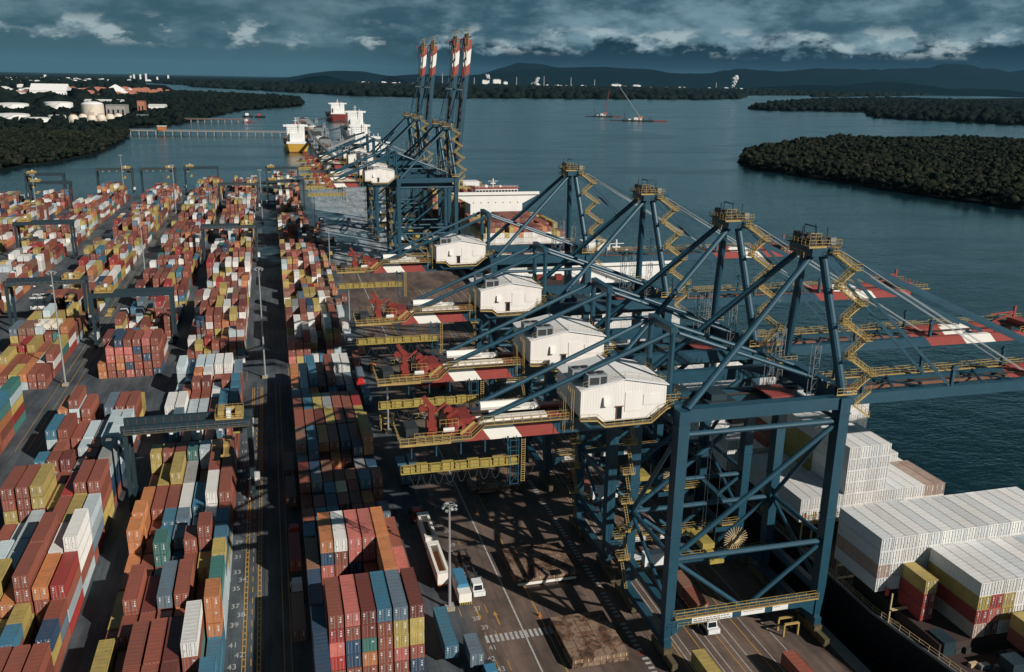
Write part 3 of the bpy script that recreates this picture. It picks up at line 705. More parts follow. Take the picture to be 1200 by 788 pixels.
    for a, b in segs:
        mb.beam(a, b, 1.2, .12); mr.rail([(a[0], yw-.6, a[2]), (b[0], yw-.6, b[2])], sp=1.5, r=.07); mr.rail([(a[0], yw+.6, a[2]), (b[0], yw+.6, b[2])], sp=1.5, r=.08); mr.beam((a[0], yw-.62, a[2]), (b[0], yw-.62, b[2]), .06, .14)
    P('catwalk', mb, 'deck_grate'); P('catwalk_rail', mr, 'rail_yellow')
    # machine house: walls with sloping roof, door, vents, air conditioners
    hx0, hx1, hy0, hy1, z0, ze, zr = -16.8, -1.6, -6.0, 6.6, 46.75, 51.6, 53.0; xm = (hx0+hx1)/2
    house = MB(); house.quad([(hx0, hy0, z0), (hx0+2.8, hy0, z0), (hx0+4.1, hy0, 45.7), (hx1-3.0, hy0, 45.8), (hx1, hy0, 47.9), (hx1, hy0, ze), (xm, hy0, zr), (hx0, hy0, ze)]); house.quad([(hx1, hy1, z0), (hx0, hy1, z0), (hx0, hy1, ze), (xm, hy1, zr), (hx1, hy1, ze)])
    house.quad([(hx0, hy1, z0), (hx0, hy0, z0), (hx0, hy0, ze), (hx0, hy1, ze)]); house.quad([(hx1, hy0, z0), (hx1, hy1, z0), (hx1, hy1, ze), (hx1, hy0, ze)]); house.quad([(hx0, hy0, z0), (hx0, hy1, z0), (hx1, hy1, z0), (hx1, hy0, z0)])
    H = P('machine_house', house, 'house_white')
    rib = MB()
    for i in range(31):
        x = hx0+.3+i*.487; zt = ze+(zr-ze)*(1-abs(x-xm)/(hx1-xm)) if True else ze; rib.box(x-.03, x+.03, hy0-.022, hy0-.002, 48.0, zt-.12)
    for i in range(25): y = hy0+.3+i*.5; rib.box(hx0-.03, hx0-.002, y-.04, y+.04, z0+.1, ze-.1)
    part('wall_rib', rib, 'house_white', H)
    for s in (-1, 1):
        xe = hx0-.3 if s < 0 else hx1+.3; mb = MB(); mb.quad([(xe, hy0-.3, ze-.02), (xm, hy0-.3, zr+.08), (xm, hy1+.3, zr+.08), (xe, hy1+.3, ze-.02)] if s < 0 else [(xm, hy0-.3, zr+.08), (xe, hy0-.3, ze-.02), (xe, hy1+.3, ze-.02), (xm, hy1+.3, zr+.08)])
        mb.beam((xm, hy0-.28, zr+.02), (xe, hy0-.28, ze-.08), .06, .16); part('roof_panel', mb, 'roof_white', H)
    part('roof_ridge', MB().box(xm-.1, xm+.1, hy0-.3, hy1+.3, zr+.06, zr+.14), 'ac_grey', H)
    mb = MB(); mb.rail([(hx0+.3, hy0+.1, ze+.1), (xm, hy0+.1, zr+.1), (hx1-.2, hy0+.1, ze+.1)], sp=1.9, r=.05); mb.rail([(hx1-.2, hy0+.1, ze+.1), (hx1-.2, hy1, ze+.1)], sp=2, r=.05); part('roof_rail', mb, 'rail_yellow', H)
    d = part('door', MB().box(-10.4, -9.6, hy0-.12, hy0-.05, z0-.7, z0+1.4), 'dark_glass', H)
    part('door_frame', MB().box(-10.5, -10.4, hy0-.16, hy0-.05, z0-.7, z0+1.5).box(-9.6, -9.5, hy0-.16, hy0-.05, z0-.7, z0+1.5).box(-10.7, -9.3, hy0-.3, hy0-.05, z0+1.5, z0+1.6), 'rust_brown', H)
    part('vent_hood', MB().taper((-12.9, -12.0, hy0-.7, hy0-.05), (-12.9, -12.0, hy0-.35, hy0-.05), z0+1.9, z0+3.3), 'house_white', H)
    part('access_panel', MB().box(-9.0, -6.2, hy0-.1, hy0-.052, z0+.5, z0+3.9).box(-5.7, -2.6, hy0-.09, hy0-.052, z0+1.4, z0+3.3), 'house_white', H)
    for (ax, ay) in ((-17.2, -2.6), (-15.6, -5.9)):
        mb = MB(); mb.box(ax, ax+3.4, ay, ay+2.4, 51.9, 53.9); a = part('air_conditioner', mb, 'ac_grey', H)
        mb = MB()
        for i in range(2): mb.cyl(ax+.95+i*1.5, ay+1.2, 53.9, 54.1, .6, 12)
        mb.box(ax+2.2, ax+3.2, ay-.05, ay-.005, 52.2, 53.6); mb.box(ax+.3, ax+1.9, ay-.03, ay-.005, 52.3, 53.5); part('fan_grille', mb, 'dark_steel', H)
    mb = MB(); pts = [(hx0-.4, 46.7), (hx0+2.6, 46.5), (hx0+3.9, 45.3), (hx1-3.0, 45.4), (hx1-.4, 47.6), (hx1+.8, 48.0)]
    mr = MB()
    for a, b in zip(pts, pts[1:]):
        mb.beam((a[0], hy0-.75, a[1]), (b[0], hy0-.75, b[1]), 1.2, .12); mr.rail([(a[0], hy0-1.35, a[1]), (b[0], hy0-1.35, b[1])], sp=1.4, r=.08); mr.beam((a[0], hy0-1.36, a[1]), (b[0], hy0-1.36, b[1]), .08, .22)
    P('house_walkway', mb, 'deck_grate'); P('house_walkway_rail', mr, 'rail_yellow')
    P('house_support', MB().box(hx0+.2, hx1-.2, -5.6, 6.2, 46.12, 46.66), 'crane_blue')
    P('ladder_tower', MB().rail([(hx0-1.2, hy0, 44.5), (hx0-1.2, hy0+3, 44.5)], h=7, sp=1, r=.1).rail([(hx0-2.6, hy0, 44.5), (hx0-2.6, hy0+3, 44.5)], h=6, sp=1, r=.08), 'rail_yellow')
    # rear service crane and drums painted red
    mb = MB(); mb.box(-41.8, -40.2, -3.2, -1.6, 44.6, 47.2); mb.box(-41.4, -40.6, -2.8, -2.0, 47.2, 49.2); mb.beam((-41, -2.4, 49), (-42.2, -2.4, 51.2), .55, .7); mb.beam((-42.2, -2.4, 51), (-40.2, -2.4, 49), .22, .32)
    mb.beam((-42.6, -2.4, 49.3), (-41, -2.4, 48.8), .35, .5); mb.beam((-40.6, -2.4, 48.2), (-38.4, -1.4, 49.4), .3, .35); mb.box(-41.6, -40.2, -3.6, -1.2, 45.6, 46.2); mb.tube((-42.4, -2.7, 49.2), (-42.4, -2.1, 49.2), .6, 8); P('service_crane', mb, 'machine_red')
    mb = MB(); mb.hexa([(-39, -3.6, 44.3), (-34.2, -3.6, 44.3), (-34.2, 3.2, 44.3), (-39, 3.2, 44.3), (-38.2, -3.2, 46.6), (-36.4, -3.2, 46.9), (-36.4, 3, 46.9), (-38.2, 3, 46.6)]); mb.box(-36.3, -34.2, -2.6, 2.6, 45.9, 46.9); mb.tube((-38.2, -1.5, 46.9), (-36.4, -1.5, 48.1), .4, 8); mb.tube((-37.6, .4, 47.2), (-37.6, 1.8, 47.2), .8, 10); P('winch_frame', mb, 'machine_red')
    P('winch_pit', MB().box(-45.2, -43.2, -3.4, .2, 44.75, 46.2), 'dark_steel'); P('winch_label', MB().box(-39.2, -37.4, -3.75, -3.65, 45.3, 46.0), 'sign_white')
    P('winch_rail', MB().rail([(-39.8, -3.9, 46.2), (-36.8, -3.9, 46.2)], h=1.3, sp=.9, r=.07), 'rail_yellow'); P('winch_rail', MB().rail([(-43.5, 1.5, 45.4), (-39, 1.5, 46)], h=1.3, sp=1, r=.07), 'rail_yellow')
    P('winch_stair', MB().beam((-36.5, -4.3, 45.0), (-34.2, -4.3, 46.9), .15, .5), 'rail_yellow')
    mb = MB(); mb.box(-46.5, -36, -5.9, 4.5, 44.3, 44.55); P('rear_deck', mb, 'deck_grate'); mb = MB(); mb.rail([(-46.5, 4.5, 44.5), (-46.5, -5.9, 44.5), (-38.5, -5.9, 44.5)], sp=1.2, r=.09); mb.box(-46.6, -38.4, -6.0, -5.9, 44.2, 44.6); P('rear_rail', mb, 'rail_yellow')
    P('drum', MB().tube((-32, 1.6, 47.2), (-25, 1.6, 47.2), .8, 10), 'warm_white')
    # yellow festoon basket hung below the rear end
    mb = MB(); mb.box(-46.3, -27.6, -6.0, -5.85, 40.3, 41.6); mb.box(-46.3, -27.6, -4.3, -4.2, 40.3, 41.6)
    P('basket_panel_row', MB().box(-46.5, -27.2, -6.1, -4.1, 39.55, 39.75), 'basket_yellow')
    for i in range(9):
        x = -46.2+i*2.1; P('basket_panel', MB().box(x+.1, x+1.95, -6.02, -4.9, 39.8, 40.7+.25*(i % 2)), 'basket_yellow')
    mb = MB(); mb.rail([(-46.5, -6.15, 39.7), (-27.2, -6.15, 39.7)], h=1.5, sp=1.5, r=.08); P('basket_rail', mb, 'rail_yellow')
    mb = MB()
    for x in (-44.6, -40.6, -36.6, -32.6, -28.8): mb.beam((x, -5.0, 41.8), (x, -5.0, 44.2), .2, .2)
    P('basket_hanger', mb, 'crane_blue')
    mb = MB()
    for dx in (0, 1.4):
        for dy in (0, 1.4): mb.beam((-28.6+dx, -6+dy, 36), (-28.6+dx, -6+dy, 44), .14, .14)
    for z in (36.1, 38, 40, 42, 43.8): mb.box(-28.6, -27.2, -6.05, -5.95, z-.06, z+.06)
    mb.beam((-28.6, -6, 36.2), (-27.2, -6, 38), .1, .1); P('basket_tower', mb, 'crane_blue')
    mb = MB(); mb.beam((-26.7, -6, 36.4), (-26.7, -6, 44), .08, .08); mb.beam((-26.1, -6, 36.4), (-26.1, -6, 44), .08, .08)
    for i in range(19): mb.box(-26.7, -26.1, -6.04, -5.96, 36.5+i*.4, 36.58+i*.4)
    P('basket_ladder', mb, 'rail_yellow')
    mb = MB()
    for i in range(11):
        x = -45+i*1.9; prev = None
        for k in range(7):
            u = k/6; q = (x+1.9*u, -4.9, 39.5-2.6*4*u*(1-u)); 
            if prev: mb.beam(prev, q, .07, .07)
            prev = q
    P('festoon_cable', mb, 'dark_steel')
    # landside posts and stays
    tops = []
    for s, y in ((-1, -4.2), (1, 4.6)):
        P('rear_post', MB().tube((-.3, y, 48.4), (-.3, y, 60), .52, 10), 'crane_blue'); tops.append((-.3, y, 60))
        P('rear_tie', MB().tube((-1.0, y, 59.8), (-32.3, s*3.3, 46.9), .42, 8), 'crane_blue')
        for dy in (-.5, .5): P('front_tie', MB().tube((.5, y+dy, 59.9), (29, y*1.05+dy, 49.6), .33, 8), 'crane_blue')
        mb = MB(); mb.rail([(-1.6, y-1.3, 48.3), (1.4, y-1.3, 48.3), (1.4, y+1.3, 48.3)], sp=1, r=.1); mb.box(-1.7, 1.5, y-1.4, y-1.3, 48.2, 48.5); P('post_platform_rail', mb, 'rail_yellow')
    P('post_beam', MB().box(-.8, .4, -4.6, 5.0, 59.7, 60.9), 'crane_blue')
    # waterside mast and apex
    AX, AZ = 26.2, 72.4
    for s in (-1, 1):
        P('mast', MB().tube((GX-.2, s*LY, 48.4), (AX+1.4, s*2.6, AZ), .82, 12, .72), 'crane_blue')
        P('back_stay', MB().tube((AX, s*1.9, AZ-.4), (1.0, s*(LY-.2), 48.0), .56, 10), 'crane_blue')
        mb = MB(); mb.rail([(GX-2.4, s*LY-1.6, 49), (GX+1.4, s*LY-1.6, 49)], sp=1, r=.1); P('mast_foot_rail', MB().rail([(GX-2.4, s*LY+1.4, 49.2), (GX+1.4, s*LY+1.4, 49.2)], sp=1, r=.1), 'rail_yellow'); mb.box(GX-2.5, GX+1.5, s*LY-1.7, s*LY-1.6, 48.8, 49.1); P('mast_foot_rail', mb, 'rail_yellow')
    P('apex_beam', MB().box(AX-1.2, AX+3.2, -3.6, 3.6, AZ-.6, AZ+1.0).box(AX+2, AX+5.4, -4.0, -2.6, AZ+.2, AZ+.8), 'crane_blue')
    mb = MB(); mb.box(AX-2.0, AX+4.4, -3.6, 3.4, AZ+1.0, AZ+1.15); P('apex_deck', mb, 'deck_grate')
    mb = MB(); mb.rail([(AX-2.0, -3.6, AZ+1.1), (AX+4.4, -3.6, AZ+1.1), (AX+4.4, 3.4, AZ+1.1), (AX-2.0, 3.4, AZ+1.1), (AX-2.0, -3.6, AZ+1.1)], sp=1.1, r=.08); mb.box(AX-2.0, AX+1.4, -3.7, -3.6, AZ+.85, AZ+1.2)
    mb.rail([(AX-2.2, -2.6, AZ-.9), (AX-2.2, 2.6, AZ-.9)], sp=1, r=.1); mb.rail([(AX-1.5, -3, AZ+2.2), (AX+.6, -3, AZ+2.2)], sp=.7, r=.09); P('apex_rail', mb, 'rail_yellow')
    for y in (-2.2, -.8, .8, 2.2):
        P('sheave', MB().tube((AX-.3, y-.25, AZ+2.0), (AX-.3, y+.25, AZ+2.0), .85, 12), 'dark_steel'); P('sheave', MB().tube((AX+1.6, y-.25, AZ+1.9), (AX+1.6, y+.25, AZ+1.9), .7, 12), 'dark_steel')
    mb = MB()
    for y in (-1.8, 1.8): mb.beam((AX+.4, y, AZ+1.1), (AX+.4, y, AZ+4.2), .2, .2); mb.beam((AX+2.6, y, AZ+1.1), (AX+2.6, y, AZ+4.2), .2, .2)
    mb.beam((AX+.4, -1.8, AZ+4.2), (AX+.4, 1.8, AZ+4.2), .22, .22); mb.beam((AX+.4, -1.8, AZ+4.2), (AX+2.6, -1.8, AZ+4.2), .22, .22); P('apex_gantry', mb, 'crane_blue')
    P('apex_cabinet', MB().box(AX-1.2, AX-.2, 1.2, 2.8, AZ+1.16, AZ+2.9), 'dark_steel'); P('apex_cabinet', MB().box(AX+2.7, AX+3.8, -2.8, -1.9, AZ+1.16, AZ+2.4), 'grey_steel'); P('apex_antenna', MB().tube((AX-1.8, -1, AZ+1.1), (AX-1.8, -1, AZ+4.4), .12, 6), 'dark_steel')
    # zigzag stairs beside the near mast
    for i in range(8):
        za, zb = 48.9+i*2.95, 48.9+(i+1)*2.95; t0, t1 = (za-48.4)/24, (zb-48.4)/24
        bxa, bxb = GX+.9+(AX+1.4-GX)*t0, GX+.9+(AX+1.4-GX)*t1; ya = -LY-1.1+(LY-2.6)*(t0+t1)/2
        xa, xb = (bxa+.3, bxb+4.2) if i % 2 == 0 else (bxa+4.2, bxb+.3)
        mb = MB(); mb.beam((xa, ya-.45, za), (xb, ya-.45, zb), .08, .26); mb.beam((xa, ya+.45, za), (xb, ya+.45, zb), .08, .26)
        mb.rail([(xa, ya-.45, za), (xb, ya-.45, zb)], sp=.9, r=.08); mb.rail([(xa, ya+.45, za), (xb, ya+.45, zb)], sp=.9, r=.08); F_ = P('stair_flight', mb, 'rail_yellow')
        mb = MB()
        for k in range(9): u = (k+.5)/9; mb.box(xa+(xb-xa)*u-.14, xa+(xb-xa)*u+.14, ya-.4, ya+.4, za+(zb-za)*u-.03, za+(zb-za)*u+.03)
        part('stair_treads', mb, 'deck_grate', F_)
        mb = MB(); mb.box(xb-.7, xb+.7, ya-1.0, ya+.9, zb-.06, zb+.04); mb.rail([(xb-.7, ya-1.0, zb), (xb+.7, ya-1.0, zb), (xb+.7, ya+.9, zb)], sp=.7, r=.08); P('stair_landing', mb, 'rail_yellow')
    # lower stair tower between girder and mast foot
    for i in range(2):
        za, zb = 44.2+i*2.4, 46.6+i*2.4; xa, xb = (GX+5, GX+1.5) if i == 0 else (GX+1.5, GX+4.6); mb = MB(); y = -LY-1.2
        mb.beam((xa, y, za), (xb, y, zb), .1, .35); mb.rail([(xa, y, za), (xb, y, zb)], sp=.9, r=.08); P('stair_flight', mb, 'rail_yellow')
    # cable towers by the mast foot
    for (x, y) in ((GX-4.2, -LY+3.4), (GX-4.2, LY-4), (GX-7.5, LY-6)):
        mb = MB()
        for dx in (0, 1.1):
            for dy in (0, 1.1): mb.beam((x+dx, y+dy, 46), (x+dx, y+dy, 56.5), .1, .1)
        for k in range(6): z = 46.5+k*1.9; mb.box(x, x+1.1, y-.03, y+.03, z, z+.08); mb.beam((x, y, z), (x+1.1, y, z+1.8), .06, .06)
        mb.rail([(x-.05, y, 55.2), (x+1.15, y, 55.2), (x+1.15, y+1.1, 55.2)], sp=.8, r=.07)
        P('cable_tower', mb, 'grey_steel')
    # trolley, operator cab, spreader
    mb = MB(); mb.box(8, 13.5, -3.2, 3.2, 45.55, 46.3); mb.box(9, 12, -2.2, 2.2, 46.3, 47.4); P('trolley', mb, 'rtg_blue'); P('girder_cover', MB().box(20.5, 25.5, -3.0, 3.0, 46.15, 46.4), 'signal_red')
    cb = P('operator_cab', MB().box(13.8, 16.2, -1.6, .8, 40.8, 43.4), 'cab_white'); part('cab_window', MB().box(13.75, 16.25, -1.65, .2, 41.2, 42.5), 'dark_glass', cb)
    mb = MB()
    for x in (9.4, 12.2):
        for y in (-2, 2): mb.beam((x, y, 18.2), (x, y, 45.5), .05, .05)
    P('hoist_rope', mb, 'cable_steel')
    sp = P('spreader', MB().box(10.2, 11.4, -6, 6, 16.2, 16.8).box(9.4, 12.2, -6.1, -5.6, 16.0, 16.7).box(9.4, 12.2, 5.6, 6.1, 16.0, 16.7), 'basket_yellow')
    part('head_block', MB().box(9.6, 12.0, -2.6, 2.6, 17.1, 18.2).box(10.1, 11.5, -3.4, 3.4, 16.8, 17.1), 'basket_yellow', sp)
    # cable reel on the far portal beam
    mb = MB(); n = 28
    for i in range(n): a = 2*math.pi*i/n; mb.beam((22.5+.9*math.cos(a), LY-1.4, 12+.9*math.sin(a)), (22.5+2.7*math.cos(a), LY-1.4, 12+2.7*math.sin(a)), .07, .14)
    mb.tube((22.5, LY-1.7, 12), (22.5, LY-1.1, 12), .9, 14); P('cable_reel', mb, 'ship_buff'); P('electric_house', MB().box(2.5, 8.5, LY-2.6, LY-.8, 9.05, 11.6), 'cab_white')
    # boom
    B = link('boom_hinge', None, T, (GX+1.2, 0, 45.2)); B.name = 'boom'
    def BP(n, mb, m): return part(n, mb, m, B)
    BL = 71.5 if up_boom else 76.0; q1, q2, q3 = (53.5, 58.5, 65.5) if up_boom else (45.5, 55, 63)
    for y in GY:
        for x0, x1, m in ((0, q1, 'crane_blue'), (q1, q2, 'signal_red'), (q2, q3, 'warm_white'), (q3, BL-1, 'signal_red')):
            k = 0 if x0 == 0 else 1.0; k2 = 1.0 if x1 < 70 else 0
            mb = MB(); mb.hexa([(x0+k, y-.6, -1.2), (x1+k2, y-.6, -1.2), (x1+k2, y+.6, -1.2), (x0+k, y+.6, -1.2), (x0-k, y-.6, .85), (x1-k2, y-.6, .85), (x1-k2, y+.6, .85), (x0-k, y+.6, .85)]); BP('boom_girder', mb, m)
        BP('trolley_rail', MB().box(0, BL-2, y*.75-.12, y*.75+.12, .0, .3), 'rail_track')
    for x in (2, 12, 22, 32, 42, 52, 62, 72): BP('boom_tie', MB().box(x-.3, x+.3, -2.88, 2.88, -.9, -.2), 'crane_blue')
    for x0, x1, m in ((q1+1, q2, 'signal_red'), (q2, q3, 'warm_white'), (q3, BL-4, 'signal_red')): BP('boom_end_panel', MB().box(x0, x1, 3.4, 4.9, .88, 1.0), m)
    for x in (7, 26.5, 46):
        for y in (-3.5, 5.0): BP('stay_support', MB().box(x-.25, x+.25, y-.3, y+.3, .87, 4.8).box(x-.5, x+.9, y-.35, y+.35, 4.0, 4.4), 'crane_blue')
        BP('stay_support_face', MB().box(x+.26, x+.36, -3.7, -3.3, 1.2, 4.2), 'lamp_steel')
    mb = MB(); mb.box(0, BL-3, 5.2, 6.3, .6, .72); BP('boom_walkway', mb, 'deck_grate')
    mb = MB(); mb.rail([(0, 5.2, .7), (BL-3, 5.2, .7)], sp=1.8, r=.09); mb.rail([(0, 6.3, .7), (BL-3, 6.3, .7)], sp=1.8, r=.09); mb.box(0, BL-3, 5.1, 5.2, .3, .7); BP('boom_walkway_rail', mb, 'rail_yellow')
    for x in (14, 34): BP('boom_brace', MB().beam((x, 3, .9), (x+7, -3, .9), .3, .3).beam((x, -3, .9), (x+4, 4, .9), .3, .3), 'crane_blue')
    BP('boom_pipe', MB().beam((3, 1.2, -.1), (44, 1.2, -.1), .5, .5), 'rust_brown')
    mb = MB(); mb.box(BL-4, BL+2, -4.4, 5.8, .9, 1.1); BP('boom_tip_deck', mb, 'deck_grate')
    mb = MB(); mb.rail([(BL-6, -4.4, 1.0), (BL+4, -4.4, 1.0), (BL+4, 5.8, 1.0), (BL-6, 5.8, 1.0)], sp=1.3, r=.1); mb.beam((BL-5, -4.2, .9), (BL+5, -4.2, .7), .25, .25); BP('boom_tip_rail', mb, 'rail_yellow')
    mb = MB(); mb.beam((BL-8, 3, 1), (BL-1, 3, 3.4), .3, .3); mb.beam((BL-1, 3, 1), (BL-1, 3, 5.0), .5, .5); mb.beam((BL-8, 3, 3.2), (BL-1, 3, 3.6), .25, .3); mb.box(BL-3, BL, -3, 3, 1.1, 2.4); BP('boom_tip_frame', mb, 'signal_red')
    hub = Vector((GX+1.2, 0, 45.2)); ang = math.radians(84.2)
    if up_boom: B.rotation_euler.y = -ang
    def bp(x, y, z):
        if up_boom: return hub+Vector((x*math.cos(ang)-z*math.sin(ang), y, x*math.sin(ang)+z*math.cos(ang)))
        return hub+Vector((x, y, z))
    for s in (-1, 1):
        a = Vector((AX+2.4, s*2.4, AZ+.6))
        if up_boom:
            P('fore_stay', MB().beam(a, bp(30, s*3.5, 3.2), .22, .4), 'crane_blue'); P('fore_stay', MB().beam(a, bp(52, s*3.5, 2), .22, .4), 'crane_blue')
        else:
            P('inner_fore_stay', MB().beam(a, bp(26, s*3.5, .9), .3, .55), 'crane_blue'); P('outer_fore_stay', MB().beam(a, bp(60, s*3.5, 1.4), .42, .8), 'crane_blue')
            for dy in (-.5, .6): P('hoist_rope', MB().beam(a+Vector((0, dy, 1)), bp(44, s*2.6+dy, 2.2), .10, .10), 'lamp_steel')
    return T
random.seed(5)
c0 = sts_crane(False)
where = [('nearest blue quay crane, foreground, portal beam carrying white sign boards', 134.0), ('second blue quay crane from the camera, boom lowered over the white containers', 163.5),
         ('third blue quay crane from the camera, boom lowered beyond the ship', 206.5), ('fourth blue quay crane from the camera, farthest with its boom lowered', 265.5)]
for i, (lb, y) in enumerate(where):
    o = c0 if i == 0 else copy_tree(c0); o.location = (63.7, y, 0); tag(o, lb, 'crane', 'blue ship-to-shore cranes along the quay')
c1 = sts_crane(True); c1.scale = (1, 1, 1.035)
where = [('blue quay crane with raised boom, nearest of the four raised ones', 471), ('blue quay crane with raised boom, second nearest of the raised four', 500), ('blue quay crane with raised boom, third of the raised four', 570), ('blue quay crane with raised boom, farthest of the raised four', 607)]
for i, (lb, y) in enumerate(where):
    o = c1 if i == 0 else copy_tree(c1); o.location = (63.7, y, 0); tag(o, lb, 'crane', 'blue ship-to-shore cranes along the quay')

# ================================================================== YARD GANTRY CRANES
def rtg():
    T = thing('yard_gantry_crane', '', 'gantry crane'); G2 = 13.9
    P = lambda n, mb, m, parent=T: part(n, mb, m, parent)
    for s in (-1, 1):
        x = s*G2
        P('sill_beam', MB().box(x-.5, x+.5, -4.6, 4.6, 1.5, 2.5), 'rtg_blue')
        for t_ in (-1, 1):
            P('leg', MB().taper((x-.45, x+.45, t_*3.7-.4, t_*3.7+.4), (x-.55, x+.55, t_*3.2-.5, t_*3.2+.5), 2.5, 19.0), 'rtg_blue')
            b = P('wheel_bogie', MB().box(x-.55, x+.55, t_*3.7-1.3, t_*3.7+1.3, .9, 1.5), 'dark_steel')
            mb = MB()
            for dy in (-.8, .8): mb.tube((x-.35, t_*3.7+dy, .72), (x+.35, t_*3.7+dy, .72), .72, 12)
            part('tyre', mb, 'black_rubber', b)
        P('leg_tie', MB().box(x-.3, x+.3, -2.7, 2.7, 17.6, 18.4), 'rtg_blue'); P('leg_brace', MB().beam((x, -3.3, 6), (x, 3.2, 16), .25, .25), 'rtg_blue')
    for t_ in (-1, 1): 
        P('girder', MB().box(-G2-.9, G2+.9, t_*2.7-.55, t_*2.7+.55, 19.0, 20.9), 'rtg_blue')
        mb = MB()
        for i in range(15): x = -G2+i*2; mb.box(x, x+.08, t_*2.7-.62, t_*2.7-.56, 19.1, 20.8)
        P('girder_stiffener', mb, 'rust_brown')
    mb = MB(); mb.box(-G2, G2, -4.2, -3.4, 19.2, 19.3); P('walkway', mb, 'deck_grate'); mb = MB(); mb.rail([(-G2, -4.2, 19.3), (G2, -4.2, 19.3)], sp=2.2, r=.07); P('walkway_rail', mb, 'grey_steel')
    mb = MB()
    for x in (-9, -4, 2, 7): mb.box(x, x+.7, -4.1, -3.5, 18.6, 19.0)
    P('floodlight', mb, 'sign_white')
    tx = 9.5
    mb = MB(); mb.box(tx-3.2, tx+3.2, -3.4, 3.4, 20.95, 21.3); mb.box(tx-2.6, tx-1.2, -2.4, 2.0, 21.3, 22.8); mb.box(tx+1.4, tx+3.0, -2.6, 1.5, 21.3, 22.6); mb.tube((tx-.8, 1.2, 22), (tx+1.2, 1.2, 22), .7, 10); mb.rail([(tx-3.2, -3.4, 21.3), (tx+3.2, -3.4, 21.3), (tx+3.2, 3.4, 21.3), (tx-3.2, 3.4, 21.3), (tx-3.2, -3.4, 21.3)], sp=1.1, r=.1)
    P('trolley', mb, 'rail_yellow'); P('trolley_cabinet', MB().box(tx-.6, tx+.4, -3.2, -1.4, 21.3, 23.2), 'cab_white')
    cb = P('operator_cab', MB().box(tx+.6, tx+2.6, -1.2, 1.0, 16.4, 18.6), 'basket_yellow'); part('cab_window', MB().box(tx+.55, tx+2.65, -1.25, .4, 16.9, 17.9), 'dark_glass', cb)
    P('electric_house', MB().box(G2-.4, G2+1.6, -2.2, 2.0, 2.6, 4.6), 'cab_white'); P('ladder', MB().rail([(G2+.7, -2.9, 5), (G2+.7, -2.3, 18.5)], h=.6, sp=.7, r=.07), 'rail_yellow')
    mb = MB()
    for dx in (-1.5, 1.2):
        for dy in (-1, 1): mb.beam((tx-1+dx, dy, 13.2), (tx-1+dx, dy, 21), .05, .05)
    P('hoist_rope', mb, 'cable_steel'); P('spreader', MB().box(tx-1.9, tx-.6, -6, 6, 12.7, 13.2).box(tx-2.4, tx-.1, -6.1, -5.7, 12.6, 13.1).box(tx-2.4, tx-.1, 5.7, 6.1, 12.6, 13.1).box(tx-2, tx-.4, -1.6, 1.6, 13.2, 13.9), 'rail_yellow')
    return T
r0 = rtg()
lbs = [('nearest dark blue yard gantry straddling the block left of the central road', -22.4, 210.5, 0), ('yard gantry standing behind the tall pink and red stack', -53.4, 352, 1), ('yard gantry over the left blocks, beside the tall light mast', -88.6, 379, 0),
       ('yard gantry midway along the block left of the central road', -24.0, 507, 0), ('yard gantry mid left of the photo, among white and yellow boxes', -122.5, 535, 1), ('small far yard gantry near the left edge, behind white stacks', -160.5, 733, 1),
       ('far yard gantry just left of the road, cutting the water line', -24.8, 710, 0), ('far yard gantry right of the road, nearer of the two there', 10.5, 727, 1), ('farthest yard gantry right of the road, against the water', 9.6, 832, 1),
       ('farthest yard gantry left of the road, against the water', -60, 841, 1), ('far yard gantry against the water, third from the road', -95, 832, 0), ('far yard gantry against the water, fourth from the road', -130, 831, 0), ('farthest yard gantry at the left edge against the water', -177, 795, 1)]
for i, (lb, x, y, fl) in enumerate(lbs):
    o = r0 if i == 0 else copy_tree(r0); o.location = (x, y, 0); tag(o, lb, 'gantry crane', 'rubber-tyred gantry cranes over the yard blocks')
    if fl: o.rotation_euler.z = math.pi
# ================================================================== SHIPS
def hull(name, pts_deck, pts_keel, z0, z1, m, parent, zr=None):
    mb = MB(); n = len(pts_deck)
    for i in range(n):
        j = (i+1) % n; a, b, c, d = pts_keel[i], pts_keel[j], pts_deck[j], pts_deck[i]
        if zr is not None:
            t_ = (zr-z0)/(z1-z0); mid = lambda p, q: (p[0]+(q[0]-p[0])*t_, p[1]+(q[1]-p[1])*t_, zr)
            mb.cur = 1; mb.quad([(a[0], a[1], z0), (b[0], b[1], z0), mid(b, c), mid(a, d)]); mb.cur = 0; mb.quad([mid(a, d), mid(b, c), (c[0], c[1], z1), (d[0], d[1], z1)])
        else: mb.quad([(a[0], a[1], z0), (b[0], b[1], z0), (c[0], c[1], z1), (d[0], d[1], z1)])
    return part(name, mb, m, parent)
def deck(pts, z, m, parent, name='deck'):
    mb = MB(); mb.quad([(x, y, z) for x, y in pts]); return part(name, mb, m, parent)
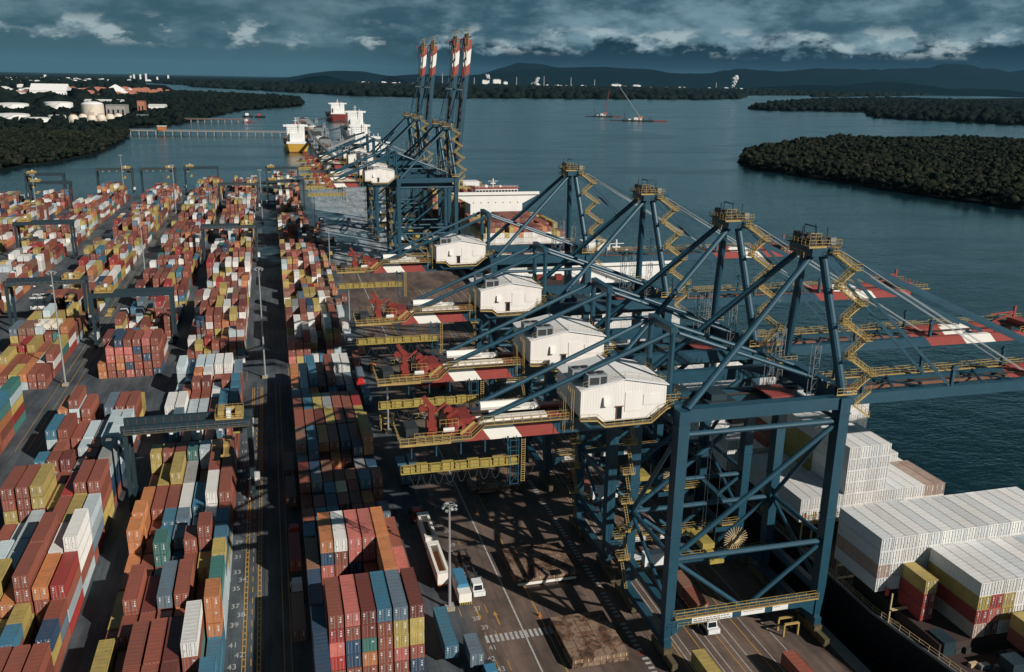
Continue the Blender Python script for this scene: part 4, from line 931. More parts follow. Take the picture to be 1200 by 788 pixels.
def superstructure(T, x0, x1, yb, depth, z0, floors, wing, z_wing, tag_red=True, mastx=None):
    zt = z0+floors*3.0
    H = part('superstructure', MB().box(x0, x1, yb, yb+depth, z0, zt), 'ship_white', T)
    mb = MB()
    for f in (floors-4, floors-2):
        z = z0+f*3+1.2; x = x0+1.5
        while x < x1-1.5: mb.box(x, x+.5, yb-.06, yb-.01, z, z+.6); x += 4.4
    part('window_row', mb, 'dark_glass', H)
    wg = MB(); wg.box(x0-wing, x1+wing, yb-1, yb+depth*.6, zt, zt+.5); wg.box(x0-wing, x1+wing, yb-1.0, yb-.8, zt+.5, zt+1.7)
    for s, xe in ((-1, x0), (1, x1)): wg.hexa([(xe, yb, zt-5), (xe+s*.5, yb, zt-5), (xe+s*.5, yb+3, zt-5), (xe, yb+3, zt-5), (xe, yb, zt), (xe+s*wing, yb, zt), (xe+s*wing, yb+3, zt), (xe, yb+3, zt)] if s > 0 else [(xe-.5, yb, zt-5), (xe, yb, zt-5), (xe, yb+3, zt-5), (xe-.5, yb+3, zt-5), (xe-wing, yb, zt), (xe, yb, zt), (xe, yb+3, zt), (xe-wing, yb+3, zt)])
    part('bridge_wing', wg, 'ship_white', T)
    wh = part('wheelhouse', MB().box(x0+3, x1-3, yb-.4, yb+depth*.55, zt+.5, zt+3.4), 'ship_white', T)
    mb = MB(); x = x0+3.3
    while x < x1-4: mb.box(x, x+1.5, yb-.48, yb-.41, zt+1.6, zt+2.7); x += 1.9
    part('bridge_window', mb, 'dark_glass', wh)
    if tag_red: part('red_band', MB().box(x0+2.4, x1-2.4, yb-.7, yb+depth*.6, zt+3.4, zt+4.0), 'signal_red', T)
    mb = MB(); mx = mastx or (x0+x1)/2
    mb.tube((mx, yb+3, zt+4), (mx, yb+3, zt+9), .35, 8); mb.box(mx-3, mx+3, yb+2.8, yb+3.1, zt+7.4, zt+7.6); mb.box(mx-1.5, mx+1.5, yb+2.6, yb+3.4, zt+6, zt+6.5); mb.dome(mx-4, yb+4, zt+4, 1.2, 1.4, 10); mb.dome(mx+4.5, yb+4, zt+4, .9, 1.1, 10)
    mb.rail([(x0+3, yb-.3, zt+4), (x1-3, yb-.3, zt+4)], sp=2, r=.12); part('radar_mast', mb, 'ship_white', T)
    return H
def lashing_bridge(T, x0, x1, y, z0, z1):
    mb = MB()
    n = max(1, int((x1-x0)/2.55))
    for i in range(n+1): x = x0+(x1-x0)*i/n; mb.box(x-.12, x+.12, y-.5, y-.3, z0, z1+1.1)
    for z in np.arange(z0, z1+.1, 2.9): mb.box(x0, x1, y-.9, y-.2, float(z), float(z)+.12)
    return part('lashing_bridge', mb, 'ship_buff', T)
def lash_rail(T, x0, x1, y, z):
    mb = MB(); mb.rail([(x0, y-.9, z), (x1, y-.9, z)], sp=1.3, r=.1); return part('lashing_rail', mb, 'rail_yellow', T)

# ship one: long black container ship beside the near cranes
s1 = thing('container_ship', 'large black-hulled container ship loaded with white containers beside the nearest cranes', 'ship', (120, 200, -3.5))
inv = Vector((-120, -200, 3.5))
def shp(T, fn):                                          # build in world numbers, then shift to the ship's origin
    before = set(T.children); fn(); loc = Vector(T.location)
    for ch in T.children:
        if ch not in before: ch.location = -loc
dk = [(101, 118), (101, 345), (107, 372), (120, 392), (133, 372), (141, 345), (141, 90), (139, 66), (122, 42), (109, 66), (104.2, 95)]
kl = [(104, 128), (102, 330), (109, 355), (120, 368), (131, 355), (139, 330), (138, 100), (134, 80), (123, 70), (114, 82), (108, 105)]
def b1():
    hull('hull', dk, kl, -6, 8.0, ['hull_black', 'hull_red'], s1, -2.5); deck(dk, 7.95, 'ship_deck', s1)
    mb = MB()
    for a, b in zip(dk, dk[1:]+dk[:1]): mb.beam((a[0], a[1], 8.25), (b[0], b[1], 8.25), .25, .5)
    part('bulwark', mb, 'grey_steel', s1)
    mb = MB(); mb.rail([(101.2, 118, 8.4), (101.2, 340, 8.4)], sp=3, r=.08); mb.rail([(104.4, 95, 8.4), (101.2, 118, 8.4)], sp=2, r=.08); part('deck_rail', mb, 'ship_buff', s1)
    for y in (103.2, 115.2, 142.6, 158.0, 173.2, 188.4, 203.6, 218.8, 234, 249, 264, 279, 292): part('hatch_coaming', MB().box(104, 138, y+1.2, y+12.4, 7.96, 10.2), 'ship_deck', s1)
    superstructure(s1, 107, 136, 299, 14, 8, 9, 9, 35, True, 122)
    part('funnel', MB().box(116, 126, 318, 326, 8, 40), 'ship_white', s1)
    for y in (129.6, 157.0, 172.2, 187.4, 202.6): lashing_bridge(s1, 101.6, 139.6, y+.6, 8, 13.8)
    lashing_bridge(s1, 101.8, 106, 114.8, 8, 13); lash_rail(s1, 101.6, 139, 142.4, 13.2); lash_rail(s1, 101.6, 139, 130, 14.2)
    for i in range(34):
        x = random.uniform(105, 116); y = random.uniform(84, 112); s_ = random.uniform(.3, 1.0); part('deck_fitting', MB().box(x, x+s_*2, y, y+s_, 7.96, 8+random.uniform(.4, 1.8)), random.choice(['grey_steel', 'ship_buff', 'coal_dark', 'rtg_blue', 'warm_white']), s1)
    part('deck_locker', MB().box(104.6, 107, 104, 108, 7.96, 10.6), 'rtg_blue', s1); part('deck_locker', MB().box(111, 114, 96, 99, 7.96, 11), 'rtg_blue', s1)
    for yy in (143.2, 158.6): 
        for zz in (12.4, 14.0): lash_rail(s1, 101.6, 139.4, yy, zz)
        for q in range(16): x = 101.8+q*2.5; part('lashing_post', MB().box(x-.12, x+.12, yy-.8, yy-.5, 8, 15.6), 'ship_buff', s1)
    mb = MB(); mb.box(106, 109.4, 92, 94, 10.6, 10.8); mb.beam((106.2, 92, 8), (106.2, 92, 10.7), .2); mb.beam((109.2, 92, 8), (109.2, 92, 10.7), .2); mb.box(106.4, 108, 92.4, 93.6, 10.8, 11.5); part('mooring_platform', mb, 'ship_buff', s1)
    part('red_hydrant', MB().cyl(102.4, 116.4, 12.5, 13.8, .35, 8).cyl(102.2, 143, 13.4, 14.6, .35, 8).cyl(139.2, 143, 13.2, 14.8, .4, 8), 'tank_red', s1)
    for i, ch in enumerate('SUD'): text_mesh(ch, 10.5, 'letter_white', s1, (100.85 if i else 100.9, 216-i*13, 3.2), (math.radians(90), 0, math.radians(-90)), name='hull_lettering', bold=.03, extrude=.02)
    part('letter_dots', MB().box(100.8, 100.86, 204.6, 205.8, 8.3, 9.3).box(100.8, 100.86, 200.8, 202, 8.3, 9.3), 'letter_white', s1)
shp(s1, b1)
# deck cargo: (front Y, length, first X, base z, columns from the quay side, colours top down)
REE = []; SPAL = dict(PAL, w=(.66, .68, .69), W=(.74, .735, .715), x=(.46, .34, .28))
def cargo(y, x0, z, cols, L=12.19):
    for ci, col in enumerate(cols.split()):
        if col == '-': continue
        n = len(col)
        for k, ch in enumerate(col): REE.append(dict(x=x0+ci*2.53, y=y+random.uniform(-.05, .05), z=z+(n-1-k)*2.64+.01, L=L, c=ch, top=k == 0, col=ci+1, row=y, lev=n-1-k))
cargo(104.4, 110.4, 10.4, 'WyRx WRpm WyyW wWWW wWWr WWWW WWWW wWWW WWWW WWWW WWWW')
cargo(110.8, 105.2, 10.4, 'yRR - -', 6.06); cargo(90.5, 118.5, 10.4, 'rr yr rr mr rr yr rr rr'); cargo(96.6, 115.9, 10.4, 'yr', 6.06)
cargo(117.0, 100.2, 13.1, 'wwxw WWWW WWWW WWWW wWWW WWWW wWWW WWWW wWWW WWWW wWWW WWWW wWWW WWWW WWWW wWWW')
cargo(144.0, 102.0, 12.6, 'ww WW ww ww WWWWWW WWWWWW wwWWWW WWWWWW ww ww WW WW xW xW')
cargo(159.4, 104.5, 10.4, 'ww WW ww WW Wyyyyy WWyWyW WWWWWW WWWWWW wWW WWW WW WWW WWW WW')
cargo(174.6, 101.8, 10.4, 'WWW WWW WW WW rWW RWW WWWWW WWWWW WWWWW WWWWWW WWWWWW WWWWWW WWWWWW WWWWWW WWWWWW'.replace('R', 'r'))
cargo(189.8, 101.8, 10.4, 'wWWWW WWWWW WWWWW wWWWW WWWWW WWWWW WWWWW WWWW WWWW WWWW WWWW WWWW WWWW WWWW WWWW')
cargo(205.0, 101.8, 10.4, 'WWW WWWW WWWW WWW WWW WWW WWW WWWW WWWW wWWW WWWW WWWW WWWW WWWW WWWW')
cargo(220.2, 101.8, 10.4, 'WW WW ww WW WW WWW WWW WWW WWW WW WW WW WW WW WW'); cargo(235.4, 101.8, 10.4, 'WWWW WWWW WWWW WWWW WWW WWW WWWW WWWWW WWWWW WWWWW WWWWW WWW WWW WWW WWW')
cargo(250.6, 101.8, 10.4, 'WWW WWW WWWW wWWW WWWW WWWW WWWW WWWW WWWW WW WW WW WW WW WW'); cargo(266, 101.8, 10.4, 'WW ww WW WW rW WW WW WW WW WW WW WW WW WW WW'); cargo(281.2, 101.8, 10.4, 'WWW WWW WWW WWW WWW WWW WWW WWW WWW WWW WWW WWW WWW WWW WWW')
visr = visible_counts(REE); rankr = np.argsort(-visr); solor = set(int(i) for i in rankr[:200] if visr[i] > 2); rows_r = sorted(set(c['row'] for c in REE))
for i, c in enumerate(REE):
    if i in solor:
        lb = '%s %s shipboard container, %s bay back, %s column from the quay' % (nth_up(c), CNAME[c['c']], ORD[rows_r.index(c['row'])+1], ORD[c['col']])
        make_container(c['x'], c['y'], c['z'], c['L'], SPAL[c['c']], lb, 'containers stacked on the near ship deck', 'deck_container')
far_mesh([c for i, c in enumerate(REE) if i not in solor], 'deck_cargo', 'half-hidden white containers deeper in the near ship deck stacks', 'containers')

# ship two: behind, with white bridge and yellow and red cargo
s2 = thing('container_ship', 'container ship with a wide white bridge amid red and yellow containers', 'ship', (125, 500, -3.5))
dk2 = [(101, 395), (101, 660), (112, 700), (125, 715), (138, 700), (150, 660), (150, 415), (146, 388), (126, 372), (107, 384)]
def b2():
    hull('hull', dk2, [(x+(1.5 if x < 120 else -1.5), y) for x, y in dk2], -6, 9, ['hull_black', 'hull_red'], s2, -2.5); deck(dk2, 8.95, 'ship_deck', s2)
    superstructure(s2, 110, 141, 498, 14, 9, 9, 10, 38, True, 124)
    part('funnel', MB().box(120, 131, 566, 576, 9, 36), 'ship_white', s2); part('bow_breakwater', MB().hexa([(108, 400, 9), (144, 400, 9), (144, 401, 9), (108, 401, 9), (108, 404, 12), (144, 404, 12), (144, 405, 12), (108, 405, 12)]), 'ship_white', s2)
    part('mooring_winch', MB().box(118, 122, 388, 391, 9, 12).box(128, 131, 390, 393, 9, 11.5), 'machine_red', s2)
shp(s2, b2)
FC = []
def cargo2(y, x0, n, z, tiers, top, cols):
    for i in range(n):
        k = tiers+(random.choice((-1, 0, 0)) if tiers > 4 else 0)
        for j in range(k):
            if j < k-1 and j > 0 and 0 < i < n-1 and y > 430 and False: continue
            ch = random.choice(cols) if j >= k-top else 'W'
            FC.append(dict(x=x0+i*2.55, y=y, z=z+j*2.75, L=12.19, c=ch))
random.seed(3)
for y, t_ in ((412, 2), (426, 3), (441, 6), (454.5, 6), (468, 6), (481.5, 6)): cargo2(y, 103 if y > 430 else 108, 18 if y > 430 else 13, 9.8, t_, 1, ['y', 'y', 'y', 'r', 'r', 'm', 'o'])
cargo2(441, 108, 4, 26.3, 1, 1, 'rrmr'); cargo2(454.5, 120, 6, 26.3, 1, 1, 'rrrm'); cargo2(468, 118, 8, 26.3, 1, 1, 'rrrm')
for y in (518, 532, 546, 583, 597, 611, 625): cargo2(y, 103, 17, 9.8, 9 if y > 525 and y < 560 else 7, 9, 'yyyyrrrmro')
far_mesh(FC, 'deck_cargo', 'red and mustard containers packed around the white bridge of the second ship', 'containers')

# ships further along the pier
def stern_ship(label, x, y, w_, L, hz, m, floors, funnel, sl=1.0):
    T = thing('cargo_ship', label, 'ship', (x, y, -3.5)); h = w_/2
    d = [(-h, 4), (-h, L-25), (-h*.4, L-6), (0, L), (h*.4, L-6), (h, L-25), (h, 4), (h*.7, 0), (-h*.7, 0)]; k = [(a*.8, b*.96+4) for a, b in d]
    hull('hull', d, k, -2, hz+3.5, [m, 'hull_red'], T, .8); deck(d, hz+3.45, 'ship_deck', T)
    z = hz+3.5; W2 = w_*.36; b = part('superstructure', MB().box(-W2, W2, 14, 26, z, z+floors*2.9), 'ship_white', T)
    mb = MB()
    for f in range(floors):
        for i in range(8): xx = -W2+1+i*(2*W2-2)/8; mb.box(xx, xx+.8, 13.9, 13.98, z+f*2.9+1.2, z+f*2.9+2)
    part('window_row', mb, 'dark_glass', b); zt = z+floors*2.9
    part('bridge_wing', MB().box(-h, h, 14, 20, zt, zt+2.6).box(-h*.7, h*.7, 15, 19, zt+2.6, zt+3), 'ship_white', T); part('funnel', MB().box(-2.4, 2.4, 27, 32, z, zt+5), funnel, T); part('upper_deck_house', MB().box(-W2*.7, W2*.7, 9, 14, z, z+floors*1.8), 'ship_white', T); part('poop_house', MB().box(-h*.8, h*.8, 4, 9, z, z+3), 'ship_white', T)
    for s in (-1, 1): part('lifeboat', MB().hexa([(s*(W2+1.5)-1, 15, z+8), (s*(W2+1.5)+1, 15, z+8), (s*(W2+1.5)+1, 23, z+8), (s*(W2+1.5)-1, 23, z+8), (s*(W2+1.5)-1.3, 14, z+10.6), (s*(W2+1.5)+1.3, 14, z+10.6), (s*(W2+1.5)+1.3, 24, z+10.6), (s*(W2+1.5)-1.3, 24, z+10.6)]), 'orange_paint', T)
    part('stern_mast', MB().tube((W2*.5, 10, z), (W2*.5, 10, zt+6), .5, 6).box(W2*.5-2, W2*.5+2, 9.8, 10.2, zt+2, zt+2.5), 'ship_white', T)
    mb = MB(); mb.tube((0, 17, zt+3), (0, 17, zt+12), .5, 6); mb.box(-3, 3, 16.8, 17.2, zt+8, zt+8.5); part('radar_mast', mb, 'ship_white', T)
    for q in range(3):
        yy = 45+q*(L-90)/3; part('deck_crane', MB().cyl(0, yy, z, z+14, 1.3, 8).beam((0, yy, z+13), (0, yy+20, z+17), 1, 1.2), 'ship_buff' if m != 'hull_yellow' else 'signal_red', T)
    for q in range(4): yy = 34+q*(L-70)/4; part('hatch_cover', MB().box(-h*.6, h*.6, yy, yy+16, z, z+2), 'ship_deck', T)
    return T
stern_ship('small ship with white deckhouse on a yellow hull moored left of the pier', 37, 1300, 34, 150, 8, 'hull_yellow', 8, 'signal_red')
stern_ship('white ship with green funnel moored on the channel side of the pier', 146, 1570, 36, 170, 12, 'ship_white', 10, 'funnel_green')
stern_ship('dark red hulled ship with pale deckhouse at the far end of the pier', 165, 2230, 44, 180, 13, 'hull_red', 8, 'ship_buff')
stern_ship('second white ship in front of the green funnelled one', 126, 1290, 30, 170, 9, 'hull_black', 8, 'ship_white')
stern_ship('pale ship with buff funnel, moored between the two white ones', 122, 1130, 28, 120, 8, 'ship_white', 6, 'signal_red')
stern_ship('white bulk ship beyond the raised quay cranes', 117, 990, 28, 150, 8, 'ship_white', 7, 'ship_buff')

# ================================================================== PIER, CONVEYORS, JETTIES
random.seed(8)
def conveyor(x, y, L, ang, h0, h1, lb):
    T = thing('conveyor_gallery', lb, 'conveyor', (x, y, 0)); a = Vector((0, 0, h0)); b = Vector((L*math.cos(ang), L*math.sin(ang), h1))
    part('gallery', MB().beam(a, b, 3.2, 3.0), 'grey_steel', T)
    mb = MB()
    for i in range(6): p_ = a+(b-a)*(i+.5)/6; mb.beam(p_, (p_.x-1.5, p_.y, 0), .6); mb.beam(p_, (p_.x+1.5, p_.y, 0), .6)
    part('trestle', mb, 'dark_steel', T)
conveyor(72, 980, 320, math.radians(92), 10, 18, 'long grey conveyor gallery running down the far pier'); conveyor(60, 1330, 420, math.radians(89), 14, 12, 'farther grey conveyor gallery at the end of the pier'); conveyor(66, 1180, 46, math.radians(20), 8, 24, 'short inclined conveyor reaching up toward the white ship')
for i in range(14):
    x, y = random.uniform(62, 92), 975+i*78+random.uniform(-15, 15); wd, dp, hh = random.uniform(8, 20), random.uniform(16, 40), random.uniform(5, 14)
    T = thing('pier_shed', ['low dark shed', 'grey warehouse', 'pale roofed shed', 'dark machine shed'][i % 4]+' on the far pier, '+ORD[i+1]+' from the near end', 'shed', (x, y, 0), 'sheds and plant on the far pier')
    part('wall', MB().box(-wd/2, wd/2, 0, dp, 0, hh), ['coal_dark', 'grey_steel', 'pier_concrete', 'coal_dark'][i % 4], T); part('roof', MB().hexa([(-wd/2-.5, -.5, hh), (wd/2+.5, -.5, hh), (wd/2+.5, dp+.5, hh), (-wd/2-.5, dp+.5, hh), (-.4, -.5, hh+2.5), (.4, -.5, hh+2.5), (.4, dp+.5, hh+2.5), (-.4, dp+.5, hh+2.5)]), ['grey_steel', 'coal_dark', 'town_white', 'rust_brown'][i % 4], T)
for i in range(5):
    x, y = (88, 92, 84, 90, 86)[i], 1030+i*170
    T = thing('ship_loader', ORD[i+1]+' grey loading tower from the near end of the far pier', 'loader', (x, y, 0), 'loading towers on the far pier'); part('tower', MB().beam((-4, -4, 0), (-1, -1, 26), 1).beam((4, -4, 0), (1, -1, 26), 1).beam((-4, 4, 0), (-1, 1, 26), 1).beam((4, 4, 0), (1, 1, 26), 1).box(-3, 3, -3, 3, 17, 22), 'grey_steel', T); part('boom', MB().beam((-6, 0, 20), (30, 0, 30), 2, 2), 'rtg_blue', T)
def jetty(name, lb, p, q, wd, z, m):
    T = thing(name, lb, 'pier', (p[0], p[1], 0)); d = Vector((q[0]-p[0], q[1]-p[1], 0)); L = d.length; d.normalize(); nrm = Vector((-d.y, d.x, 0))
    part('deck', MB().beam((0, 0, z), tuple(d*L+Vector((0, 0, z))), wd, 1.4), m, T)
    n = int(L/14)
    for i in range(n+1):
        c = d*(L*i/n); mb = MB()
        for s in (-1, 1): a = c+nrm*s*wd*.4; mb.box(a.x-.7, a.x+.7, a.y-.7, a.y+.7, -8, z-.7)
        if i % 1 == 0: part('pile', mb, 'pier_concrete', T)
    mb = MB(); mb.rail([tuple(nrm*(-wd/2)+Vector((0, 0, z+.7))), tuple(nrm*(-wd/2)+d*L+Vector((0, 0, z+.7)))], h=1.6, sp=7, r=.35); mb.beam(nrm*.5+Vector((0, 0, z+2.2)), nrm*.5+d*L+Vector((0, 0, z+2.2)), 1.4, .8); part('pipe_rack', mb, 'grey_steel', T)
    return T
jetty('trestle_pier', 'long trestle pier on piles crossing the water from left bank', (-246, 1700), (62, 1655), 9, 3.5, 'pier_concrete'); jetty('loading_jetty', 'short thin jetty beyond the trestle pier', (-196, 2160), (-50, 2138), 6, 2.5, 'rust_brown')
T = thing('jetty_cabin', 'small orange cabin standing on the trestle pier', 'cabin', (-180, 1690, 4.2)); part('wall', MB().box(-7, 7, -5, 5, 0, 7), 'orange_paint', T); part('roof', MB().box(-8, 8, -6, 6, 7, 7.8), 'town_white', T)
T = thing('workboat', 'small red and white boat moored at the end of the thin jetty', 'boat', (-44, 2150, -3.5)); hull('hull', [(-12, -3), (-12, 3), (8, 3), (13, 0), (8, -3)], [(-11, -2), (-11, 2), (7, 2), (11, 0), (7, -2)], -1, 2.5, ['signal_red', 'hull_red'], T); part('cabin', MB().box(-8, -1, -2.4, 2.4, 2.5, 7), 'ship_white', T); part('jib', MB().beam((0, 0, 2.5), (6, 0, 13), .7), 'signal_red', T)
for i, (x, y) in enumerate(((-50, 2420), (-20, 2405))):
    T = thing('tugboat', ['dark tug on the left behind the yellow ship', 'dark tug nearer the pier behind the yellow ship'][i], 'tugboat', (x, y, -3.5), 'tugs near the pier'); hull('hull', [(-13, -4), (-13, 4), (9, 4), (15, 0), (9, -4)], [(-12, -3), (-12, 3), (8, 3), (12, 0), (8, -3)], -1, 4, ['hull_black', 'hull_red'], T); part('cabin', MB().box(-5, 3, -3, 3, 4, 10), 'ship_white' if i == 0 else 'signal_red', T); part('mast', MB().tube((-1, 0, 10), (-1, 0, 16), .4, 6), 'dark_steel', T)
# dredging barges in the channel
def barge(lb, x, y, L, jib, lattice, rz):
    T = thing('crane_barge', lb, 'barge', (x, y, -3.5), None, rz); part('hull', MB().box(-L/2, L/2, -9, 9, -1, 3), 'hull_black', T); part('side_pontoon', MB().box(-L*.9, -L/2-2, -5, 5, -1, 2), 'dark_steel', T); part('red_pontoon', MB().box(L/2+2, L*.95, -6, 6, -1, 2.6), 'hull_red', T)
    part('deckhouse', MB().box(-L*.12, L*.14, -5, 4, 3, 10).box(-L*.3, -L*.2, -4, 4, 3, 6), 'ship_white', T); part('machinery_house', MB().box(L*.02, L*.18, -5, 5, 6, 13), 'orange_paint', T)
    mb = MB(); a = Vector((L*.1, 0, 9)); b = Vector(jib)
    for dx in (-1.2, 1.2): mb.beam(a+Vector((dx, -1.2, 0)), b, .7); mb.beam(a+Vector((dx, 1.2, 0)), b, .7)
    for k in range(12): p_ = a+(b-a)*k/12; q_ = a+(b-a)*(k+1)/12; r_ = 1.2*(1-k/12); mb.beam(p_+Vector((-r_, 0, 0)), q_+Vector((r_*.9, 0, 0)), .5)
    part('jib', mb, 'lamp_steel' if lattice else 'signal_red', T)
    mb = MB()
    for i in range(8): xx = -L/2+4+i*L/8; mb.box(xx, xx+1.5, -7, -5, 3, 3+random.uniform(1, 5))
    part('deck_gear', mb, 'coal_dark', T); part('spud_pole', MB().tube((-L*.42, 0, -3), (-L*.42, 0, 22), .7, 8).tube((L*.4, 3, -3), (L*.4, 3, 14), .7, 8), 'dark_steel', T)
barge('larger dredging barge with pale lattice jib out in the channel', 985, 2330, 85, (-62, 0, 102), True, -.28); barge('smaller dredging barge with thin red jib, left of the larger', 985, 2600, 60, (18, 0, 85), False, -.28)

# ================================================================== INDUSTRY ON THE LEFT BANK
def tank(lb, x, y, r, h, m, domeh=2.0, grp='storage tanks on the left bank', name='storage_tank'):
    T = thing(name, lb, 'tank', (x, y, -2.5), grp); part('shell', MB().cyl(0, 0, 0, h, r, 28), m, T); part('roof', MB().dome(0, 0, h, r, domeh, 28, 4), 'roof_white', T)
    mb = MB(); prev = None
    for i in range(29): a = 2*math.pi*i/28; p_ = (r*1.01*math.cos(a), r*1.01*math.sin(a), h+.6); (mb.beam(prev, p_, .25) if prev else None); prev = p_
    part('top_rail', mb, 'rust_brown', T); mb = MB(); prev = None
    for i in range(12): a = -2.4+i*.1; p_ = (r*1.03*math.cos(a), r*1.03*math.sin(a), h*i/11); (mb.beam(prev, p_, .5) if prev else None); prev = p_
    part('stair', mb, 'grey_steel', T)
tank('large grey-white cylindrical tank behind the spherical tanks', -372, 2180, 23, 34, 'tank_cream', 7); tank('low wide white tank at the left edge of photo', -520, 2120, 34, 14, 'tank_white', 3); tank('low white tank with rusty rim, nearest on the left bank', -442, 1985, 24, 13, 'tank_white', 2)
tank('small wide white tank beside the rusty rimmed one', -440, 2150, 18, 11, 'tank_white', 2); tank('broad flat white tank, far left behind the trees', -640, 2620, 40, 20, 'tank_white', 3); tank('broad white tank, second from far left behind the trees', -545, 2700, 36, 22, 'tank_white', 3); tank('small far white tank near the warehouse roofs', -470, 2800, 16, 12, 'tank_white', 2); tank('tiny white tank beside the low wide tank', -500, 2260, 10, 8, 'tank_white', 1)
def sphere_tank(lb, x, y, r):
    T = thing('spherical_tank', lb, 'tank', (x, y, -2.5), 'spherical gas tanks on the left bank')
    mb = MB(); mb.dome(0, 0, r+3, r, r, 22, 6); mb.dome(0, 0, r+3, r, -r, 22, 6); part('sphere', mb, 'tank_cream', T); mb = MB()
    for i in range(8): a = i*math.pi/4; mb.beam((r*.9*math.cos(a), r*.9*math.sin(a), 0), (r*.95*math.cos(a), r*.95*math.sin(a), r+3), .9)
    part('support', mb, 'tank_cream', T); mb = MB(); mb.rail([(-r*.5, -r*.3, 2*r+2), (r*.6, -r*.3, 2*r+2)], h=1.8, sp=3, r=.4); part('top_rail', mb, 'rust_brown', T)
for i, (x, y) in enumerate(((-372, 1962), (-360, 1995), (-349, 2025), (-338, 1958), (-325, 1985), (-312, 2010), (-300, 2035))): sphere_tank('cream spherical gas tank, %s counted from the left' % ORD[i+1], x, y, 9.5)
def building(lb, x, y, w_, d_, h, m, roofm, name='warehouse', rz=0, gable=4, win=True):
    T = thing(name, lb, 'building', (x, y, -2.5), None, rz); part('wall', MB().box(-w_/2, w_/2, -d_/2, d_/2, 0, h), m, T)
    part('roof', MB().hexa([(-w_/2-1, -d_/2-1, h), (w_/2+1, -d_/2-1, h), (w_/2+1, d_/2+1, h), (-w_/2-1, d_/2+1, h), (-w_/2-1, -.5, h+gable), (w_/2+1, -.5, h+gable), (w_/2+1, .5, h+gable), (-w_/2-1, .5, h+gable)]), roofm, T)
    if win:
        mb = MB(); n = max(2, int(w_/9))
        for i in range(n): xx = -w_/2+(i+.3)*w_/n; mb.box(xx, xx+w_/n*.4, -d_/2-.2, -d_/2-.02, h*.25, h*.7)
        part('window', mb, 'dark_glass', T)
building('brown framed refinery block with red corner beside the grey tank', -330, 2240, 40, 60, 32, 'pier_concrete', 'pier_concrete', 'process_building', 0, 1); building('red end wall building behind the refinery block', -300, 2420, 16, 40, 36, 'town_orange', 'town_orange', 'process_building', 0, 1)
building('small white gabled warehouse right of the refinery block', -288, 2650, 42, 60, 18, 'town_white', 'town_white'); building('white round roofed hall at the far left edge', -820, 3950, 130, 90, 30, 'town_white', 'roof_white', 'warehouse', 0, 26); building('long white shed roofs behind the tanks', -500, 3150, 110, 60, 16, 'town_white', 'roof_white'); building('white shed with pale roof left of refinery', -420, 2460, 50, 40, 12, 'town_white', 'roof_white'); building('grey pipe hall in front of the white warehouse', -262, 2180, 40, 46, 10, 'pier_concrete', 'grey_steel')
random.seed(13)
T = thing('warehouse', 'white pyramid-roofed terminal hall among the orange containers', 'building', (-640, 4350, -2.5)); part('wall', MB().box(-60, 60, -50, 50, 0, 12), 'town_white', T); part('roof', MB().hexa([(-64, -54, 12), (64, -54, 12), (64, 54, 12), (-64, 54, 12), (-3, -3, 52), (3, -3, 52), (3, 3, 52), (-3, 3, 52)]), 'roof_white', T)
# distant terminal and town: hundreds of tiny roofs
def blocks(name, n, xr, yr, sz, hz, m, lb):
    mb = MB()
    for i in range(n):
        x, y = random.uniform(*xr), random.uniform(*yr); a = random.uniform(*sz); b = random.uniform(*sz); h = random.uniform(*hz); mb.box(x, x+a, y, y+b, -2.5, h); mb.hexa([(x, y, h), (x+a, y, h), (x+a, y+b, h), (x, y+b, h), (x+a*.3, y+b*.45, h+a*.12), (x+a*.7, y+b*.45, h+a*.12), (x+a*.7, y+b*.55, h+a*.12), (x+a*.3, y+b*.55, h+a*.12)])
    o = part(name, mb, m, None); o['kind'] = 'stuff'; o['label'] = lb; o['category'] = 'buildings'
blocks('distant_terminal', 260, (-1050, -520), (4050, 5300), (10, 42), (6, 26), 'town_orange', 'orange and red container stacks of a distant terminal, left'); blocks('distant_terminal_sheds', 190, (-1400, -640), (3700, 5200), (14, 48), (6, 20), 'town_white', 'white sheds and stacks among the distant orange terminal'); blocks('distant_town', 420, (-5200, -1500), (6500, 13000), (15, 70), (5, 26), 'town_white', 'pale houses of a distant town along the left horizon')
blocks('distant_town_orange', 120, (-4500, -1500), (6500, 11000), (15, 50), (5, 18), 'town_orange', 'orange roofs scattered in the distant town'); blocks('distant_town', 110, (900, 7800), (13200, 14400), (18, 90), (8, 34), 'town_white', 'thin line of pale industrial buildings below the mountains')
for i, (x, y, h) in enumerate(((-1760, 15000, 95), (-1930, 15000, 80), (-1840, 15000, 85), (-1990, 15100, 60), (-1600, 15000, 50), (-1450, 15100, 78), (-2740, 13000, 60))):
    T = thing('tower_block', 'distant white tower block on the left horizon, number %s of the cluster' % ORD[i+1], 'tower', (x, y, -2), 'white towers on the left horizon'); part('tower', MB().box(-11, 11, -20, 20, 0, h), 'town_white', T)
for i, (px, d_, h, w_) in enumerate(((2420, 13800, 70, 60), (3300, 13900, 90, 110), (3480, 13900, 100, 120), (3620, 13900, 70, 60), (4100, 13900, 60, 120), (5350, 13600, 60, 160), (5700, 13600, 55, 130))):
    T = thing('factory_building', 'pale factory block on the far shore, %s from the left' % ORD[i+1], 'factory', (px, d_, -2), 'factory blocks on the far shore'); part('wall', MB().box(-w_/2, w_/2, -30, 30, 0, h), 'town_white', T); part('roof', MB().box(-w_/2+8, w_/2-20, -20, 20, h, h+12), 'grey_steel', T)
